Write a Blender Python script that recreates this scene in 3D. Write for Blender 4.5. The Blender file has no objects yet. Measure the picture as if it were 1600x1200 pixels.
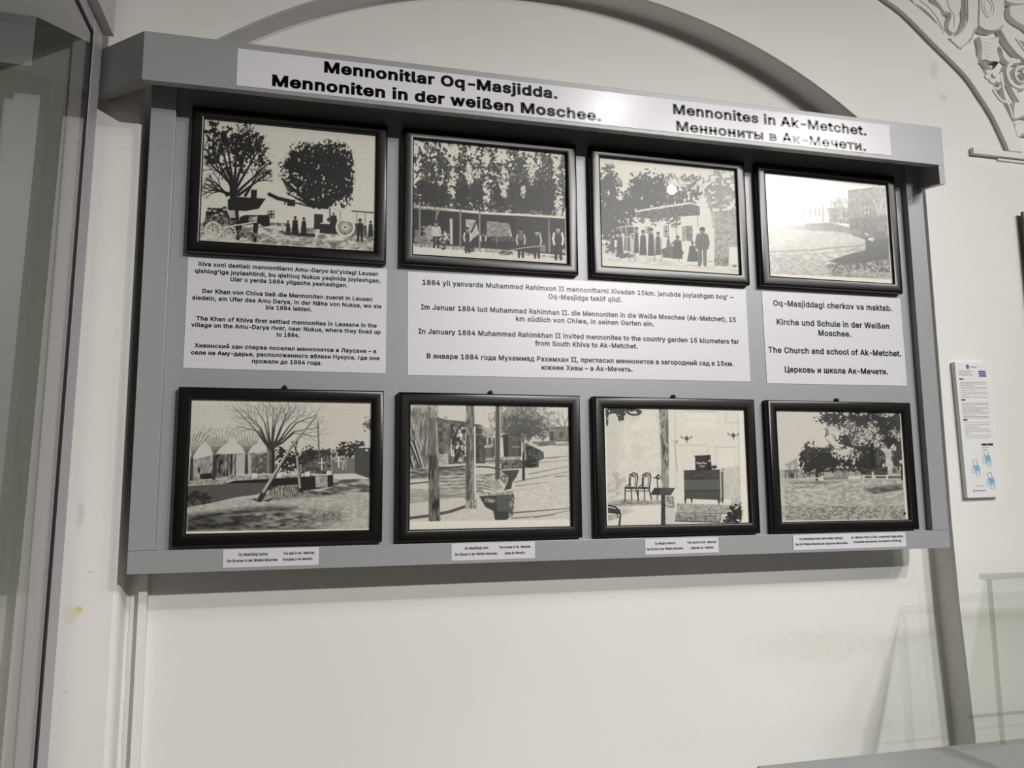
import bpy, bmesh, math, random
import numpy as np
from mathutils import Vector, Matrix

scene = bpy.context.scene
COL = scene.collection

# ------------------------------------------------------------------ camera, world, lights, exposure
cam_data = bpy.data.cameras.new('camera')
cam_data.sensor_width = 36.0
cam_data.lens = 1239.12 * 36.0 / 1600.0
cam = bpy.data.objects.new('camera', cam_data)
COL.objects.link(cam)


def aim_camera(loc, pitch, yaw, roll):
    f = Vector((math.sin(yaw) * math.cos(pitch), math.cos(yaw) * math.cos(pitch), math.sin(pitch)))
    r0 = Vector((math.cos(yaw), -math.sin(yaw), 0.0))
    u0 = r0.cross(f)
    r = r0 * math.cos(roll) + u0 * math.sin(roll)
    u = u0 * math.cos(roll) - r0 * math.sin(roll)
    m = Matrix((r, u, -f)).transposed().to_4x4()
    m.translation = Vector(loc)
    cam.matrix_world = m


aim_camera((0.26838, -1.38144, 1.47661), 0.129566, 0.248245, -0.0089285)
scene.camera = cam

world = bpy.data.worlds.new('world')
scene.world = world
world.use_nodes = True
world.node_tree.nodes['Background'].inputs[0].default_value = (1.0, 0.97, 0.93, 1)
world.node_tree.nodes['Background'].inputs[1].default_value = 0.05


def spot(name, loc, target, watts, size_deg, blend, radius, color=(1.0, 0.95, 0.88)):
    d = bpy.data.lights.new(name, 'SPOT')
    d.energy = watts
    d.spot_size = math.radians(size_deg)
    d.spot_blend = blend
    d.shadow_soft_size = radius
    d.color = color
    o = bpy.data.objects.new(name, d)
    COL.objects.link(o)
    o.location = loc
    v = Vector(target) - Vector(loc)
    o.rotation_euler = v.to_track_quat('-Z', 'Y').to_euler()
    return o


# a row of ceiling spots about 2.4 m in front of the wall and a second row further back in the room, plus two added fill lamps
WARM = (1.0, 0.974, 0.94)
spot('ceiling_spot_title', (1.573, -2.10, 3.222), (0.65, 0.0, 1.10), 25, 70, 1.0, 0.045, WARM)
spot('ceiling_spot_centre', (2.17, -2.555, 3.10), (1.1, 0.0, 1.10), 108, 70, 1.0, 0.025, WARM)
spot('ceiling_spot_right', (2.72, -2.38, 3.12), (1.9, 0.0, 1.60), 138, 70, 1.0, 0.16, WARM)
spot('added_fill_side', (3.60, -2.40, 3.12), (2.2, 0.0, 1.45), 38, 76, 1.0, 0.05, WARM)  # extra unseen lamp, added to brighten the right-hand wall
spot('ceiling_spot_far', (2.53, -5.00, 3.60), (0.1, 0.0, 0.90), 690, 38, 1.0, 0.05, WARM)
spot('added_fill_floor', (0.80, -2.00, 3.80), (0.8, -1.7, 0.0), 260, 70, 1.0, 0.10, WARM)  # unseen lamp added so the floor bounces fill light up the wall

scene.view_settings.view_transform = 'Standard'
scene.view_settings.look = 'None'
scene.view_settings.gamma = 1.0
scene.view_settings.use_curve_mapping = False
scene.view_settings.exposure = 0.0
scene.cycles.transparent_max_bounces = 24


# ------------------------------------------------------------------ materials
def lin(c):
    return tuple(((v / 12.92) if v <= 0.04045 else ((v + 0.055) / 1.055) ** 2.4) for v in c)


def material(name, srgb, rough=0.5, spec=0.5, metal=0.0, noise=0.0, noise_scale=20.0, bump=0.0, bump_scale=200.0, coat=0.0, coat_rough=0.1):
    m = bpy.data.materials.new(name)
    m.use_nodes = True
    nt = m.node_tree
    b = nt.nodes['Principled BSDF']
    c = lin(srgb)
    b.inputs['Base Color'].default_value = (*c, 1)
    b.inputs['Roughness'].default_value = rough
    b.inputs['Specular IOR Level'].default_value = spec
    b.inputs['Metallic'].default_value = metal
    b.inputs['Coat Weight'].default_value = coat
    b.inputs['Coat Roughness'].default_value = coat_rough
    tc = nt.nodes.new('ShaderNodeTexCoord')
    if noise > 0:
        n = nt.nodes.new('ShaderNodeTexNoise')
        n.inputs['Scale'].default_value = noise_scale
        n.inputs['Detail'].default_value = 5
        nt.links.new(tc.outputs['Object'], n.inputs['Vector'])
        r = nt.nodes.new('ShaderNodeMapRange')
        r.inputs['From Min'].default_value = 0.3
        r.inputs['From Max'].default_value = 0.7
        nt.links.new(n.outputs['Fac'], r.inputs['Value'])
        mx = nt.nodes.new('ShaderNodeMix')
        mx.data_type = 'RGBA'
        mx.inputs['A'].default_value = (*[v * (1 - noise) for v in c], 1)
        mx.inputs['B'].default_value = (*[min(1.0, v * (1 + noise)) for v in c], 1)
        nt.links.new(r.outputs['Result'], mx.inputs['Factor'])
        nt.links.new(mx.outputs['Result'], b.inputs['Base Color'])
    if bump > 0:
        n2 = nt.nodes.new('ShaderNodeTexNoise')
        n2.inputs['Scale'].default_value = bump_scale
        n2.inputs['Detail'].default_value = 4
        nt.links.new(tc.outputs['Object'], n2.inputs['Vector'])
        bp = nt.nodes.new('ShaderNodeBump')
        bp.inputs['Strength'].default_value = bump
        bp.inputs['Distance'].default_value = 0.002
        nt.links.new(n2.outputs['Fac'], bp.inputs['Height'])
        nt.links.new(bp.outputs['Normal'], b.inputs['Normal'])
    return m


def plaster_material():
    """white painted plaster with a few yellow drips, dark scuffs and a hairline crack by the niche"""
    m = material('white_plaster', (0.875, 0.865, 0.845), rough=0.55, spec=0.3, bump=0.12, bump_scale=26)
    nt = m.node_tree
    b = nt.nodes['Principled BSDF']
    tc = nt.nodes.new('ShaderNodeTexCoord')
    base = nt.nodes.new('ShaderNodeTexNoise')
    base.inputs['Scale'].default_value = 2.2
    base.inputs['Detail'].default_value = 6
    nt.links.new(tc.outputs['Object'], base.inputs['Vector'])
    rmp = nt.nodes.new('ShaderNodeMapRange')
    rmp.inputs['From Min'].default_value = 0.35
    rmp.inputs['From Max'].default_value = 0.7
    nt.links.new(base.outputs['Fac'], rmp.inputs['Value'])
    cur = nt.nodes.new('ShaderNodeMix')
    cur.data_type = 'RGBA'
    cur.inputs['A'].default_value = (*lin((0.885, 0.88, 0.87)), 1)
    cur.inputs['B'].default_value = (*lin((0.865, 0.858, 0.842)), 1)
    nt.links.new(rmp.outputs['Result'], cur.inputs['Factor'])
    last = cur.outputs['Result']
    warp = nt.nodes.new('ShaderNodeTexNoise')
    warp.inputs['Scale'].default_value = 60
    nt.links.new(tc.outputs['Object'], warp.inputs['Vector'])
    for (x, z, rx, rz, col, amt) in [(-0.074, 1.296, 0.006, 0.005, (0.80, 0.74, 0.52), 0.9), (-0.083, 1.29, 0.010, 0.012, (0.84, 0.80, 0.66), 0.6),
                                     (-0.060, 1.352, 0.004, 0.0012, (0.6, 0.58, 0.55), 0.5), (-0.078, 1.44, 0.006, 0.022, (0.74, 0.72, 0.68), 0.5),
                                     (-0.085, 1.175, 0.003, 0.0012, (0.6, 0.57, 0.53), 0.5), (-0.072, 2.132, 0.02, 0.010, (0.60, 0.53, 0.42), 0.55),
                                     (1.595, 2.39, 0.012, 0.02, (0.77, 0.74, 0.65), 0.5), (1.615, 2.33, 0.010, 0.008, (0.76, 0.73, 0.66), 0.5),
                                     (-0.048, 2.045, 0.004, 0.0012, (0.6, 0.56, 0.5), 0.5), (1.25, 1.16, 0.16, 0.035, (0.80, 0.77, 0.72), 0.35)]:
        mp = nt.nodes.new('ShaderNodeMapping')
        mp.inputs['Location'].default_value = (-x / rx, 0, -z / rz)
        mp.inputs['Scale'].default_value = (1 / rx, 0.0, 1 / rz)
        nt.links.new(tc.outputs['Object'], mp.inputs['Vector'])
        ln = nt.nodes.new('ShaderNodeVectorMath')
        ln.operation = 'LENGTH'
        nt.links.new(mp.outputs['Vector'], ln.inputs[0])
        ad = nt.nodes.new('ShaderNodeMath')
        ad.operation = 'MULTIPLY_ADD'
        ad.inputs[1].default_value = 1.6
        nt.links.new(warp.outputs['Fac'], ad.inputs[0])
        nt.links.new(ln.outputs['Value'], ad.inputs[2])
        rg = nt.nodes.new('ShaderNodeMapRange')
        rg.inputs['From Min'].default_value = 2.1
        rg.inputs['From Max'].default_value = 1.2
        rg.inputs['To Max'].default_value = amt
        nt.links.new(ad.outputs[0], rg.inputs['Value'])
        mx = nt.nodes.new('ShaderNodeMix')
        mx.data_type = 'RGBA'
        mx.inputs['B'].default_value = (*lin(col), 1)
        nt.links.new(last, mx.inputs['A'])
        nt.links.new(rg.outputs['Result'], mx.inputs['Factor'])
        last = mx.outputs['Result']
    # hairline crack along the pilaster edge
    sp = nt.nodes.new('ShaderNodeSeparateXYZ')
    nt.links.new(tc.outputs['Object'], sp.inputs[0])
    wob = nt.nodes.new('ShaderNodeMath')
    wob.operation = 'MULTIPLY_ADD'
    wob.inputs[1].default_value = 0.006
    nt.links.new(warp.outputs['Fac'], wob.inputs[0])
    nt.links.new(sp.outputs['X'], wob.inputs[2])
    sub = nt.nodes.new('ShaderNodeMath')
    sub.operation = 'COMPARE'
    sub.inputs[1].default_value = -0.0093
    sub.inputs[2].default_value = 0.0005
    nt.links.new(wob.outputs[0], sub.inputs[0])
    lt = nt.nodes.new('ShaderNodeMath')
    lt.operation = 'LESS_THAN'
    lt.inputs[1].default_value = 1.335
    nt.links.new(sp.outputs['Z'], lt.inputs[0])
    an = nt.nodes.new('ShaderNodeMath')
    an.operation = 'MULTIPLY'
    nt.links.new(sub.outputs[0], an.inputs[0])
    nt.links.new(lt.outputs[0], an.inputs[1])
    an2 = nt.nodes.new('ShaderNodeMath')
    an2.operation = 'MULTIPLY'
    an2.inputs[1].default_value = 0.55
    nt.links.new(an.outputs[0], an2.inputs[0])
    mx = nt.nodes.new('ShaderNodeMix')
    mx.data_type = 'RGBA'
    mx.inputs['B'].default_value = (*lin((0.5, 0.47, 0.44)), 1)
    nt.links.new(last, mx.inputs['A'])
    nt.links.new(an2.outputs[0], mx.inputs['Factor'])
    nt.links.new(mx.outputs['Result'], b.inputs['Base Color'])
    return m


def glass_material(name, tint=(1, 1, 1), strength=1.0, rough=0.0, haze=0.0, haze_rough=0.2):
    """clear pane: fresnel mix of a see-through layer and a mirror layer (front faces only), optional satin lobe"""
    m = bpy.data.materials.new(name)
    m.use_nodes = True
    nt = m.node_tree
    nt.nodes.clear()
    out = nt.nodes.new('ShaderNodeOutputMaterial')
    tr = nt.nodes.new('ShaderNodeBsdfTransparent')
    tr.inputs[0].default_value = (*tint, 1)
    gl = nt.nodes.new('ShaderNodeBsdfGlossy')
    gl.inputs['Roughness'].default_value = rough
    fr = nt.nodes.new('ShaderNodeFresnel')
    fr.inputs['IOR'].default_value = 1.5
    geo = nt.nodes.new('ShaderNodeNewGeometry')
    inv = nt.nodes.new('ShaderNodeMath')
    inv.operation = 'SUBTRACT'
    inv.inputs[0].default_value = 1.0
    nt.links.new(geo.outputs['Backfacing'], inv.inputs[1])
    mu = nt.nodes.new('ShaderNodeMath')
    mu.operation = 'MULTIPLY'
    mu.inputs[1].default_value = strength
    nt.links.new(fr.outputs[0], mu.inputs[0])
    mu2 = nt.nodes.new('ShaderNodeMath')
    mu2.operation = 'MULTIPLY'
    mu2.use_clamp = True
    nt.links.new(mu.outputs[0], mu2.inputs[0])
    nt.links.new(inv.outputs[0], mu2.inputs[1])
    mix = nt.nodes.new('ShaderNodeMixShader')
    nt.links.new(mu2.outputs[0], mix.inputs[0])
    nt.links.new(tr.outputs[0], mix.inputs[1])
    nt.links.new(gl.outputs[0], mix.inputs[2])
    last = mix
    if haze > 0:
        g2 = nt.nodes.new('ShaderNodeBsdfGlossy')
        g2.inputs['Roughness'].default_value = haze_rough
        hz = nt.nodes.new('ShaderNodeMath')
        hz.operation = 'MULTIPLY'
        hz.inputs[1].default_value = haze
        nt.links.new(inv.outputs[0], hz.inputs[0])
        mix2 = nt.nodes.new('ShaderNodeMixShader')
        nt.links.new(hz.outputs[0], mix2.inputs[0])
        nt.links.new(last.outputs[0], mix2.inputs[1])
        nt.links.new(g2.outputs[0], mix2.inputs[2])
        last = mix2
    nt.links.new(last.outputs[0], out.inputs[0])
    return m


def print_material():
    m = bpy.data.materials.new('photo_print')
    m.use_nodes = True
    nt = m.node_tree
    b = nt.nodes['Principled BSDF']
    b.inputs['Roughness'].default_value = 0.45
    b.inputs['Specular IOR Level'].default_value = 0.3
    a = nt.nodes.new('ShaderNodeAttribute')
    a.attribute_name = 'tone'
    nt.links.new(a.outputs['Color'], b.inputs['Base Color'])
    return m


M = {
    'plaster': plaster_material(),
    'plaster_plain': material('white_plaster_plain', (0.875, 0.868, 0.855), rough=0.55, spec=0.3, bump=0.15, bump_scale=40),
    'room': material('room_paint', (0.64, 0.62, 0.58), rough=0.7, spec=0.2, noise=0.02),
    'floor': material('floor_stone', (0.78, 0.75, 0.71), rough=0.35, noise=0.08, noise_scale=6),
    'grey': material('grey_laminate', (0.582, 0.590, 0.600), rough=0.36, spec=0.5, noise=0.035, noise_scale=700, bump=0.02, bump_scale=900),
    'grey_shaded': material('grey_laminate_painted_shade', (0.50, 0.50, 0.50), rough=0.45, spec=0.4, noise=0.03, noise_scale=700),  # same laminate made darker, with shade put into its colour
    'paper': material('white_label_paper', (0.81, 0.805, 0.83), rough=0.34, spec=0.5, noise=0.008, noise_scale=40),
    'paper_gloss': material('glossy_label_paper', (0.85, 0.845, 0.87), rough=0.20, spec=0.32, bump=0.02, bump_scale=30),
    'ink': material('black_ink', (0.055, 0.05, 0.06), rough=0.34, spec=0.5),
    'ink_gloss': material('black_ink_gloss', (0.05, 0.045, 0.055), rough=0.20, spec=0.32),
    'black': material('black_lacquer', (0.05, 0.042, 0.038), rough=0.30, spec=0.42, noise=0.15, noise_scale=90),
    'nail': material('dark_metal', (0.12, 0.12, 0.13), rough=0.35, metal=0.6),
    'print': print_material(),
    'glass': glass_material('frame_glass', strength=0.6),
    'glass_bulb': glass_material('frame_glass_hazy', strength=0.9, haze=0.012, haze_rough=0.38),
    'glass_satin': glass_material('frame_glass_satin', strength=0.12, rough=0.14, haze=0.050, haze_rough=0.27),
    'glass_case': glass_material('showcase_glass', tint=(0.94, 0.95, 0.935), strength=1.8),
    'glass_vitrine': glass_material('vitrine_glass', tint=(0.974, 0.981, 0.972), strength=0.8),
    'glass_edge': glass_material('glass_edge', tint=(0.84, 0.85, 0.83), strength=0.6),
    'alu': material('grey_lilac_metal', (0.66, 0.64, 0.67), rough=0.4, spec=0.5, noise=0.01),
    'gasket': material('black_rubber', (0.06, 0.06, 0.06), rough=0.6),
    'cornice': material('showcase_cornice_paint', (0.76, 0.755, 0.745), rough=0.5),
    'case_back': material('showcase_back_panel', (0.66, 0.66, 0.64), rough=0.6, noise=0.03),
    'plinth': material('grey_plinth_paint', (0.60, 0.61, 0.61), rough=0.5, noise=0.05, noise_scale=10),
    'acrylic': material('white_foam_board', (0.88, 0.88, 0.88), rough=0.4),
    'grey_print': material('grey_print', (0.62, 0.61, 0.63), rough=0.4),
    'black_print': material('black_print', (0.18, 0.17, 0.18), rough=0.4),
    'purple': material('purple_print', (0.38, 0.31, 0.60), rough=0.4),
    'blue': material('light_blue_print', (0.48, 0.69, 0.80), rough=0.4),
    'pale_blue': material('pale_blue_print', (0.77, 0.81, 0.88), rough=0.4),
    'wood': material('brown_gilt_wood', (0.36, 0.28, 0.17), rough=0.4, noise=0.2, noise_scale=30),
}


# ------------------------------------------------------------------ object helpers
def tag(o, label=None, cat=None, group=None, kind=None):
    if label:
        o['label'] = label
    if cat:
        o['category'] = cat
    if group:
        o['group'] = group
    if kind:
        o['kind'] = kind
    return o


def empty(name, loc=(0, 0, 0)):
    o = bpy.data.objects.new(name, None)
    o.empty_display_size = 0.05
    o.location = loc
    COL.objects.link(o)
    return o


class Mesh:
    def __init__(self):
        self.v = []
        self.f = []

    def add(self, verts, faces):
        n = len(self.v)
        self.v += [tuple(p) for p in verts]
        self.f += [tuple(i + n for i in f) for f in faces]
        return self

    def box(self, x0, x1, y0, y1, z0, z1):
        v = [(x, y, z) for z in (z0, z1) for y in (y0, y1) for x in (x0, x1)]
        return self.add(v, [(0, 2, 3, 1), (4, 5, 7, 6), (0, 1, 5, 4), (2, 6, 7, 3), (0, 4, 6, 2), (1, 3, 7, 5)])

    def prism(self, poly, axis, a, b):
        """extrude a 2-D polygon; axis 'z': poly is (x,y); 'y': poly is (x,z); 'x': poly is (y,z)"""
        n = len(poly)

        def p3(p, t):
            return {'z': (p[0], p[1], t), 'y': (p[0], t, p[1]), 'x': (t, p[0], p[1])}[axis]
        v = [p3(p, a) for p in poly] + [p3(p, b) for p in poly]
        f = [tuple(range(n)), tuple(range(2 * n - 1, n - 1, -1))]
        f += [(i, i + n, (i + 1) % n + n, (i + 1) % n) for i in range(n)]
        return self.add(v, f)

    def cyl(self, c, r, axis, a, b, n=16, r2=None):
        r2 = r if r2 is None else r2

        def ring(rr, t):
            out = []
            for i in range(n):
                q = 2 * math.pi * i / n
                u, w = c[0] + rr * math.cos(q), c[1] + rr * math.sin(q)
                out.append({'z': (u, w, t), 'y': (u, t, w), 'x': (t, u, w)}[axis])
            return out
        v = ring(r, a) + ring(r2, b)
        f = [tuple(range(n)), tuple(range(2 * n - 1, n - 1, -1))]
        f += [(i, i + n, (i + 1) % n + n, (i + 1) % n) for i in range(n)]
        return self.add(v, f)

    def build(self, name, mat, parent=None, bevel=0.0, smooth=False, segs=2, fix=True):
        me = bpy.data.meshes.new(name)
        me.from_pydata(self.v, [], self.f)
        me.update()
        if fix or bevel > 0:
            bm = bmesh.new()
            bm.from_mesh(me)
            if fix:
                bmesh.ops.recalc_face_normals(bm, faces=bm.faces)
            if bevel > 0:
                bmesh.ops.bevel(bm, geom=[e for e in bm.edges if len(e.link_faces) == 2 and e.calc_face_angle(0) > 0.5],
                                offset=bevel, segments=segs, profile=0.6, affect='EDGES', clamp_overlap=True)
            bm.to_mesh(me)
            bm.free()
        me.materials.append(mat)
        if smooth:
            me.shade_smooth()
        o = bpy.data.objects.new(name, me)
        COL.objects.link(o)
        if parent is not None:
            o.parent = parent
        return o


def smooth_poly(p, closed=True, n=4):
    """Catmull-Rom through the points"""
    out = []
    k = len(p)
    rng = range(k) if closed else range(k - 1)
    for i in rng:
        if closed:
            a, b, c, d = p[i - 1], p[i], p[(i + 1) % k], p[(i + 2) % k]
        else:
            a, b, c, d = p[max(i - 1, 0)], p[i], p[i + 1], p[min(i + 2, k - 1)]
        for j in range(n):
            t = j / n
            out.append(tuple(0.5 * (2 * b[m] + (c[m] - a[m]) * t + (2 * a[m] - 5 * b[m] + 4 * c[m] - d[m]) * t * t + (3 * b[m] - a[m] - 3 * c[m] + d[m]) * t ** 3) for m in (0, 1)))
    if not closed:
        out.append(tuple(p[-1]))
    return out


# ------------------------------------------------------------------ the eight old prints, drawn stroke by stroke
PW, PH = 340, 252


class Print:
    """a sketch canvas: strokes are given in sketch units, corners = sketch positions of the four paper corners"""

    def __init__(s, corners, tone, seed=1):
        src = [(0, 0), (1, 0), (1, 1), (0, 1)]
        A, bb = [], []
        for (u, v), (x, y) in zip(src, corners):
            A += [[u, v, 1, 0, 0, 0, -u * x, -v * x], [0, 0, 0, u, v, 1, -u * y, -v * y]]
            bb += [x, y]
        h = np.append(np.linalg.solve(np.array(A, float), np.array(bb, float)), 1).reshape(3, 3)
        s.inv = np.linalg.inv(h)
        U, V = np.meshgrid((np.arange(PW) + .5) / PW, (np.arange(PH) + .5) / PH)
        w = h[2, 0] * U + h[2, 1] * V + 1
        s.X = (h[0, 0] * U + h[0, 1] * V + h[0, 2]) / w
        s.Y = (h[1, 0] * U + h[1, 1] * V + h[1, 2]) / w
        s.img = np.full((PH, PW), float(tone))
        s.px = abs(s.X[0, 1] - s.X[0, 0])
        s.rng = np.random.RandomState(seed)
        s.rnd = random.Random(seed)

    def win(s, pts, pad):
        p = np.array(pts, float)
        c = np.array([[p[:, 0].min() - pad, p[:, 1].min() - pad], [p[:, 0].max() + pad, p[:, 1].min() - pad],
                      [p[:, 0].max() + pad, p[:, 1].max() + pad], [p[:, 0].min() - pad, p[:, 1].max() + pad]])
        q = np.c_[c, np.ones(4)] @ s.inv.T
        q = q[:, :2] / q[:, 2:]
        x0, x1 = int(max(0, q[:, 0].min() * PW - 1)), int(min(PW, q[:, 0].max() * PW + 2))
        y0, y1 = int(max(0, q[:, 1].min() * PH - 1)), int(min(PH, q[:, 1].max() * PH + 2))
        return (slice(y0, max(y0, y1)), slice(x0, max(x0, x1)))

    def blend(s, sl, m, t):
        s.img[sl] = s.img[sl] * (1 - m) + t * m

    def noise(s, sl, sc, seed=0, sx=1.0, sy=1.0):
        X, Y = s.X[sl], s.Y[sl]
        if sx == sy:
            q = .5 + seed * .37
            X, Y = X * math.cos(q) - Y * math.sin(q), X * math.sin(q) + Y * math.cos(q)
        X, Y = X / (sc * sx) + 640, Y / (sc * sy) + 640
        tab = np.random.RandomState(seed + 11).rand(128, 128)
        xi, yi = np.floor(X).astype(int), np.floor(Y).astype(int)
        fx, fy = X - xi, Y - yi
        fx, fy = fx * fx * (3 - 2 * fx), fy * fy * (3 - 2 * fy)
        g = lambda a, b: tab[b % 128, a % 128]
        return (g(xi, yi) * (1 - fx) + g(xi + 1, yi) * fx) * (1 - fy) + (g(xi, yi + 1) * (1 - fx) + g(xi + 1, yi + 1) * fx) * fy

    def mask(s, sl, pts, soft):
        X, Y = s.X[sl], s.Y[sl]
        ins = np.zeros(X.shape, bool)
        d = np.full(X.shape, 1e9)
        n = len(pts)
        for i in range(n):
            (x0, y0), (x1, y1) = pts[i], pts[(i + 1) % n]
            if y0 != y1:
                c = ((y0 > Y) != (y1 > Y)) & (X < (x1 - x0) * (Y - y0) / (y1 - y0) + x0)
                ins ^= c
            dx, dy = x1 - x0, y1 - y0
            t = np.clip(((X - x0) * dx + (Y - y0) * dy) / (dx * dx + dy * dy + 1e-9), 0, 1)
            d = np.minimum(d, np.hypot(X - x0 - t * dx, Y - y0 - t * dy))
        return np.clip(np.where(ins, d, -d) / soft + .5, 0, 1)

    def poly(s, pts, t, a=1.0, soft=None):
        soft = soft or s.px * 1.2
        sl = s.win(pts, soft)
        s.blend(sl, s.mask(sl, pts, soft) * a, t)

    def tex(s, pts, t0, t1, sc=14, a=1.0, soft=None, seed=3, sx=1.0, sy=1.0, hard=1.0):
        """polygon filled with two-tone grain"""
        soft = soft or s.px * 1.5
        sl = s.win(pts, soft)
        n = .6 * s.noise(sl, sc, seed, sx, sy) + .4 * s.noise(sl, sc * .45, seed + 5, sx, sy)
        n = np.clip((n - .5) * 2.2 * hard + .5, 0, 1)
        s.blend(sl, s.mask(sl, pts, soft) * a, t0 + (t1 - t0) * n)

    def seg(s, x0, y0, x1, y1, w0, t, w1=None, a=1.0):
        w1 = w0 if w1 is None else w1
        soft = s.px
        sl = s.win([(x0, y0), (x1, y1)], max(w0, w1) + soft)
        X, Y = s.X[sl], s.Y[sl]
        dx, dy = x1 - x0, y1 - y0
        q = np.clip(((X - x0) * dx + (Y - y0) * dy) / (dx * dx + dy * dy + 1e-9), 0, 1)
        d = np.hypot(X - x0 - q * dx, Y - y0 - q * dy)
        hw = (w0 + (w1 - w0) * q) / 2
        m = np.clip((hw - d) / soft + .5, 0, 1) * np.clip(np.maximum(w0, w1) / soft, .25, 1)
        s.blend(sl, m * a, t)

    def line(s, pts, w, t, a=1.0):
        for p, q in zip(pts[:-1], pts[1:]):
            s.seg(*p, *q, w, t, None, a)

    def ell(s, cx, cy, rx, ry, t, a=1.0, soft=None):
        soft = soft or s.px * 1.2
        sl = s.win([(cx - rx, cy - ry), (cx + rx, cy + ry)], soft)
        r = np.hypot((s.X[sl] - cx) / rx, (s.Y[sl] - cy) / ry)
        s.blend(sl, np.clip((1 - r) * min(rx, ry) / soft + .5, 0, 1) * a, t)

    def ring(s, cx, cy, r, w, t, a=1.0, ry=None, a0=None, a1=None):
        ry = ry or r
        n = 28
        t0, t1 = (0, 2 * math.pi) if a0 is None else (a0, a1)
        P = [(cx + r * math.cos(t0 + (t1 - t0) * i / n), cy + ry * math.sin(t0 + (t1 - t0) * i / n)) for i in range(n + 1)]
        s.line(P, w, t, a)

    def wheel(s, cx, cy, r, t, n=12, w=12, hub=.12):
        s.ring(cx, cy, r, w, t)
        for i in range(n):
            q = math.pi * 2 * (i + .3) / n
            s.seg(cx, cy, cx + r * math.cos(q), cy + r * math.sin(q), 6, t)
        s.ell(cx, cy, r * .22, r * .22, t)
        s.ell(cx, cy, r * hub, r * hub, .12)

    def foliage(s, cx, cy, rx, ry, t, sc=16, thr=.62, seed=0, a=1.0, hard=7, fall=.75, t1=None):
        sl = s.win([(cx - rx * 1.25, cy - ry * 1.25), (cx + rx * 1.25, cy + ry * 1.25)], 2)
        d = ((s.X[sl] - cx) / rx) ** 2 + ((s.Y[sl] - cy) / ry) ** 2
        n = .55 * s.noise(sl, sc, seed) + .3 * s.noise(sl, sc * .5, seed + 3) + .25 * s.noise(sl, sc * 2.3, seed + 7)
        n = (n - .55) * 1.7 + .55
        m = np.clip((n + fall * .55 * (.85 - d) - thr) * hard, 0, 1)
        m = m * np.clip((1.5 - d) * 3, 0, 1)
        tt = t if t1 is None else t + (t1 - t) * np.clip(s.noise(sl, sc * .7, seed + 9) * 1.8 - .5, 0, 1)
        s.blend(sl, m * a, tt)

    def twig(s, x, y, ang, ln, w, t, depth, spread=.5, a=1.0):
        x1, y1 = x + ln * math.cos(ang), y - ln * math.sin(ang)
        s.seg(x, y, x1, y1, w, t, w * .7, a)
        if depth > 0:
            k = 2 if depth > 1 else 3
            for i in range(k):
                da = spread * ((i / (k - 1)) - .5) * 2 * s.rnd.uniform(.5, 1.1) + s.rnd.uniform(-.1, .1)
                s.twig(x1, y1, ang + da, ln * s.rnd.uniform(.6, .85), w * .62, t, depth - 1, spread, a)

    def person(s, x, y0, y1, w, coat=.08, legs=None, head=.35, arms=None):
        h = y1 - y0
        hr = h * .085
        sh, hip = y0 + h * .2, y0 + h * .55
        if legs is None:
            s.poly([(x - w * .35, sh), (x + w * .35, sh), (x + w * .42, hip), (x + w * .5, y1), (x - w * .5, y1), (x - w * .42, hip)], coat)
        else:
            s.seg(x - w * .2, hip - h * .05, x - w * .24, y1, w * .36, legs, w * .28)
            s.seg(x + w * .2, hip - h * .05, x + w * .24, y1, w * .36, legs, w * .28)
            s.poly([(x - w * .38, sh), (x + w * .38, sh), (x + w * .36, hip + h * .04), (x - w * .36, hip + h * .04)], coat)
        if arms is not None:
            s.line([(x - w * .4, sh + h * .03), (x - w * .52, sh + h * .2), (x - w * .4, hip)], w * .22, arms)
            s.line([(x + w * .4, sh + h * .03), (x + w * .52, sh + h * .2), (x + w * .42, hip)], w * .22, arms)
        s.seg(x, y0 + hr, x, sh, hr * 1.2, head * .7)
        s.ell(x, y0 + hr, hr * .85, hr * 1.1, head)
        s.ell(x, y0 + hr * .45, hr * .9, hr * .6, .08)

    def window(s, x0, y0, x1, y1, frame=.1, pane=.75):
        s.poly([(x0, y0), (x1, y0), (x1, y1), (x0, y1)], frame)
        xm, ym, g = (x0 + x1) / 2, (y0 + y1) / 2, abs(x1 - x0) * .1
        for a, b in ((x0, xm), (xm, x1)):
            for c, d in ((y0, ym), (ym, y1)):
                s.poly([(a + g, c + g), (b - g, c + g), (b - g, d - g), (a + g, d - g)], pane)

    def finish(s, grain=.012, dark=.04, lite=.89):
        full = (slice(0, PH), slice(0, PW))
        n = s.noise(full, s.px * 2.2, 71) + s.noise(full, s.px * 1.2, 72) - 1
        g = np.clip(s.img + n * .16 * s.img * (1 - s.img * .9) + (s.rng.rand(PH, PW) - .5) * 2 * grain, 0, 1)
        return dark + np.clip(g, 0, .86) / .86 * (lite - dark)


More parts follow.
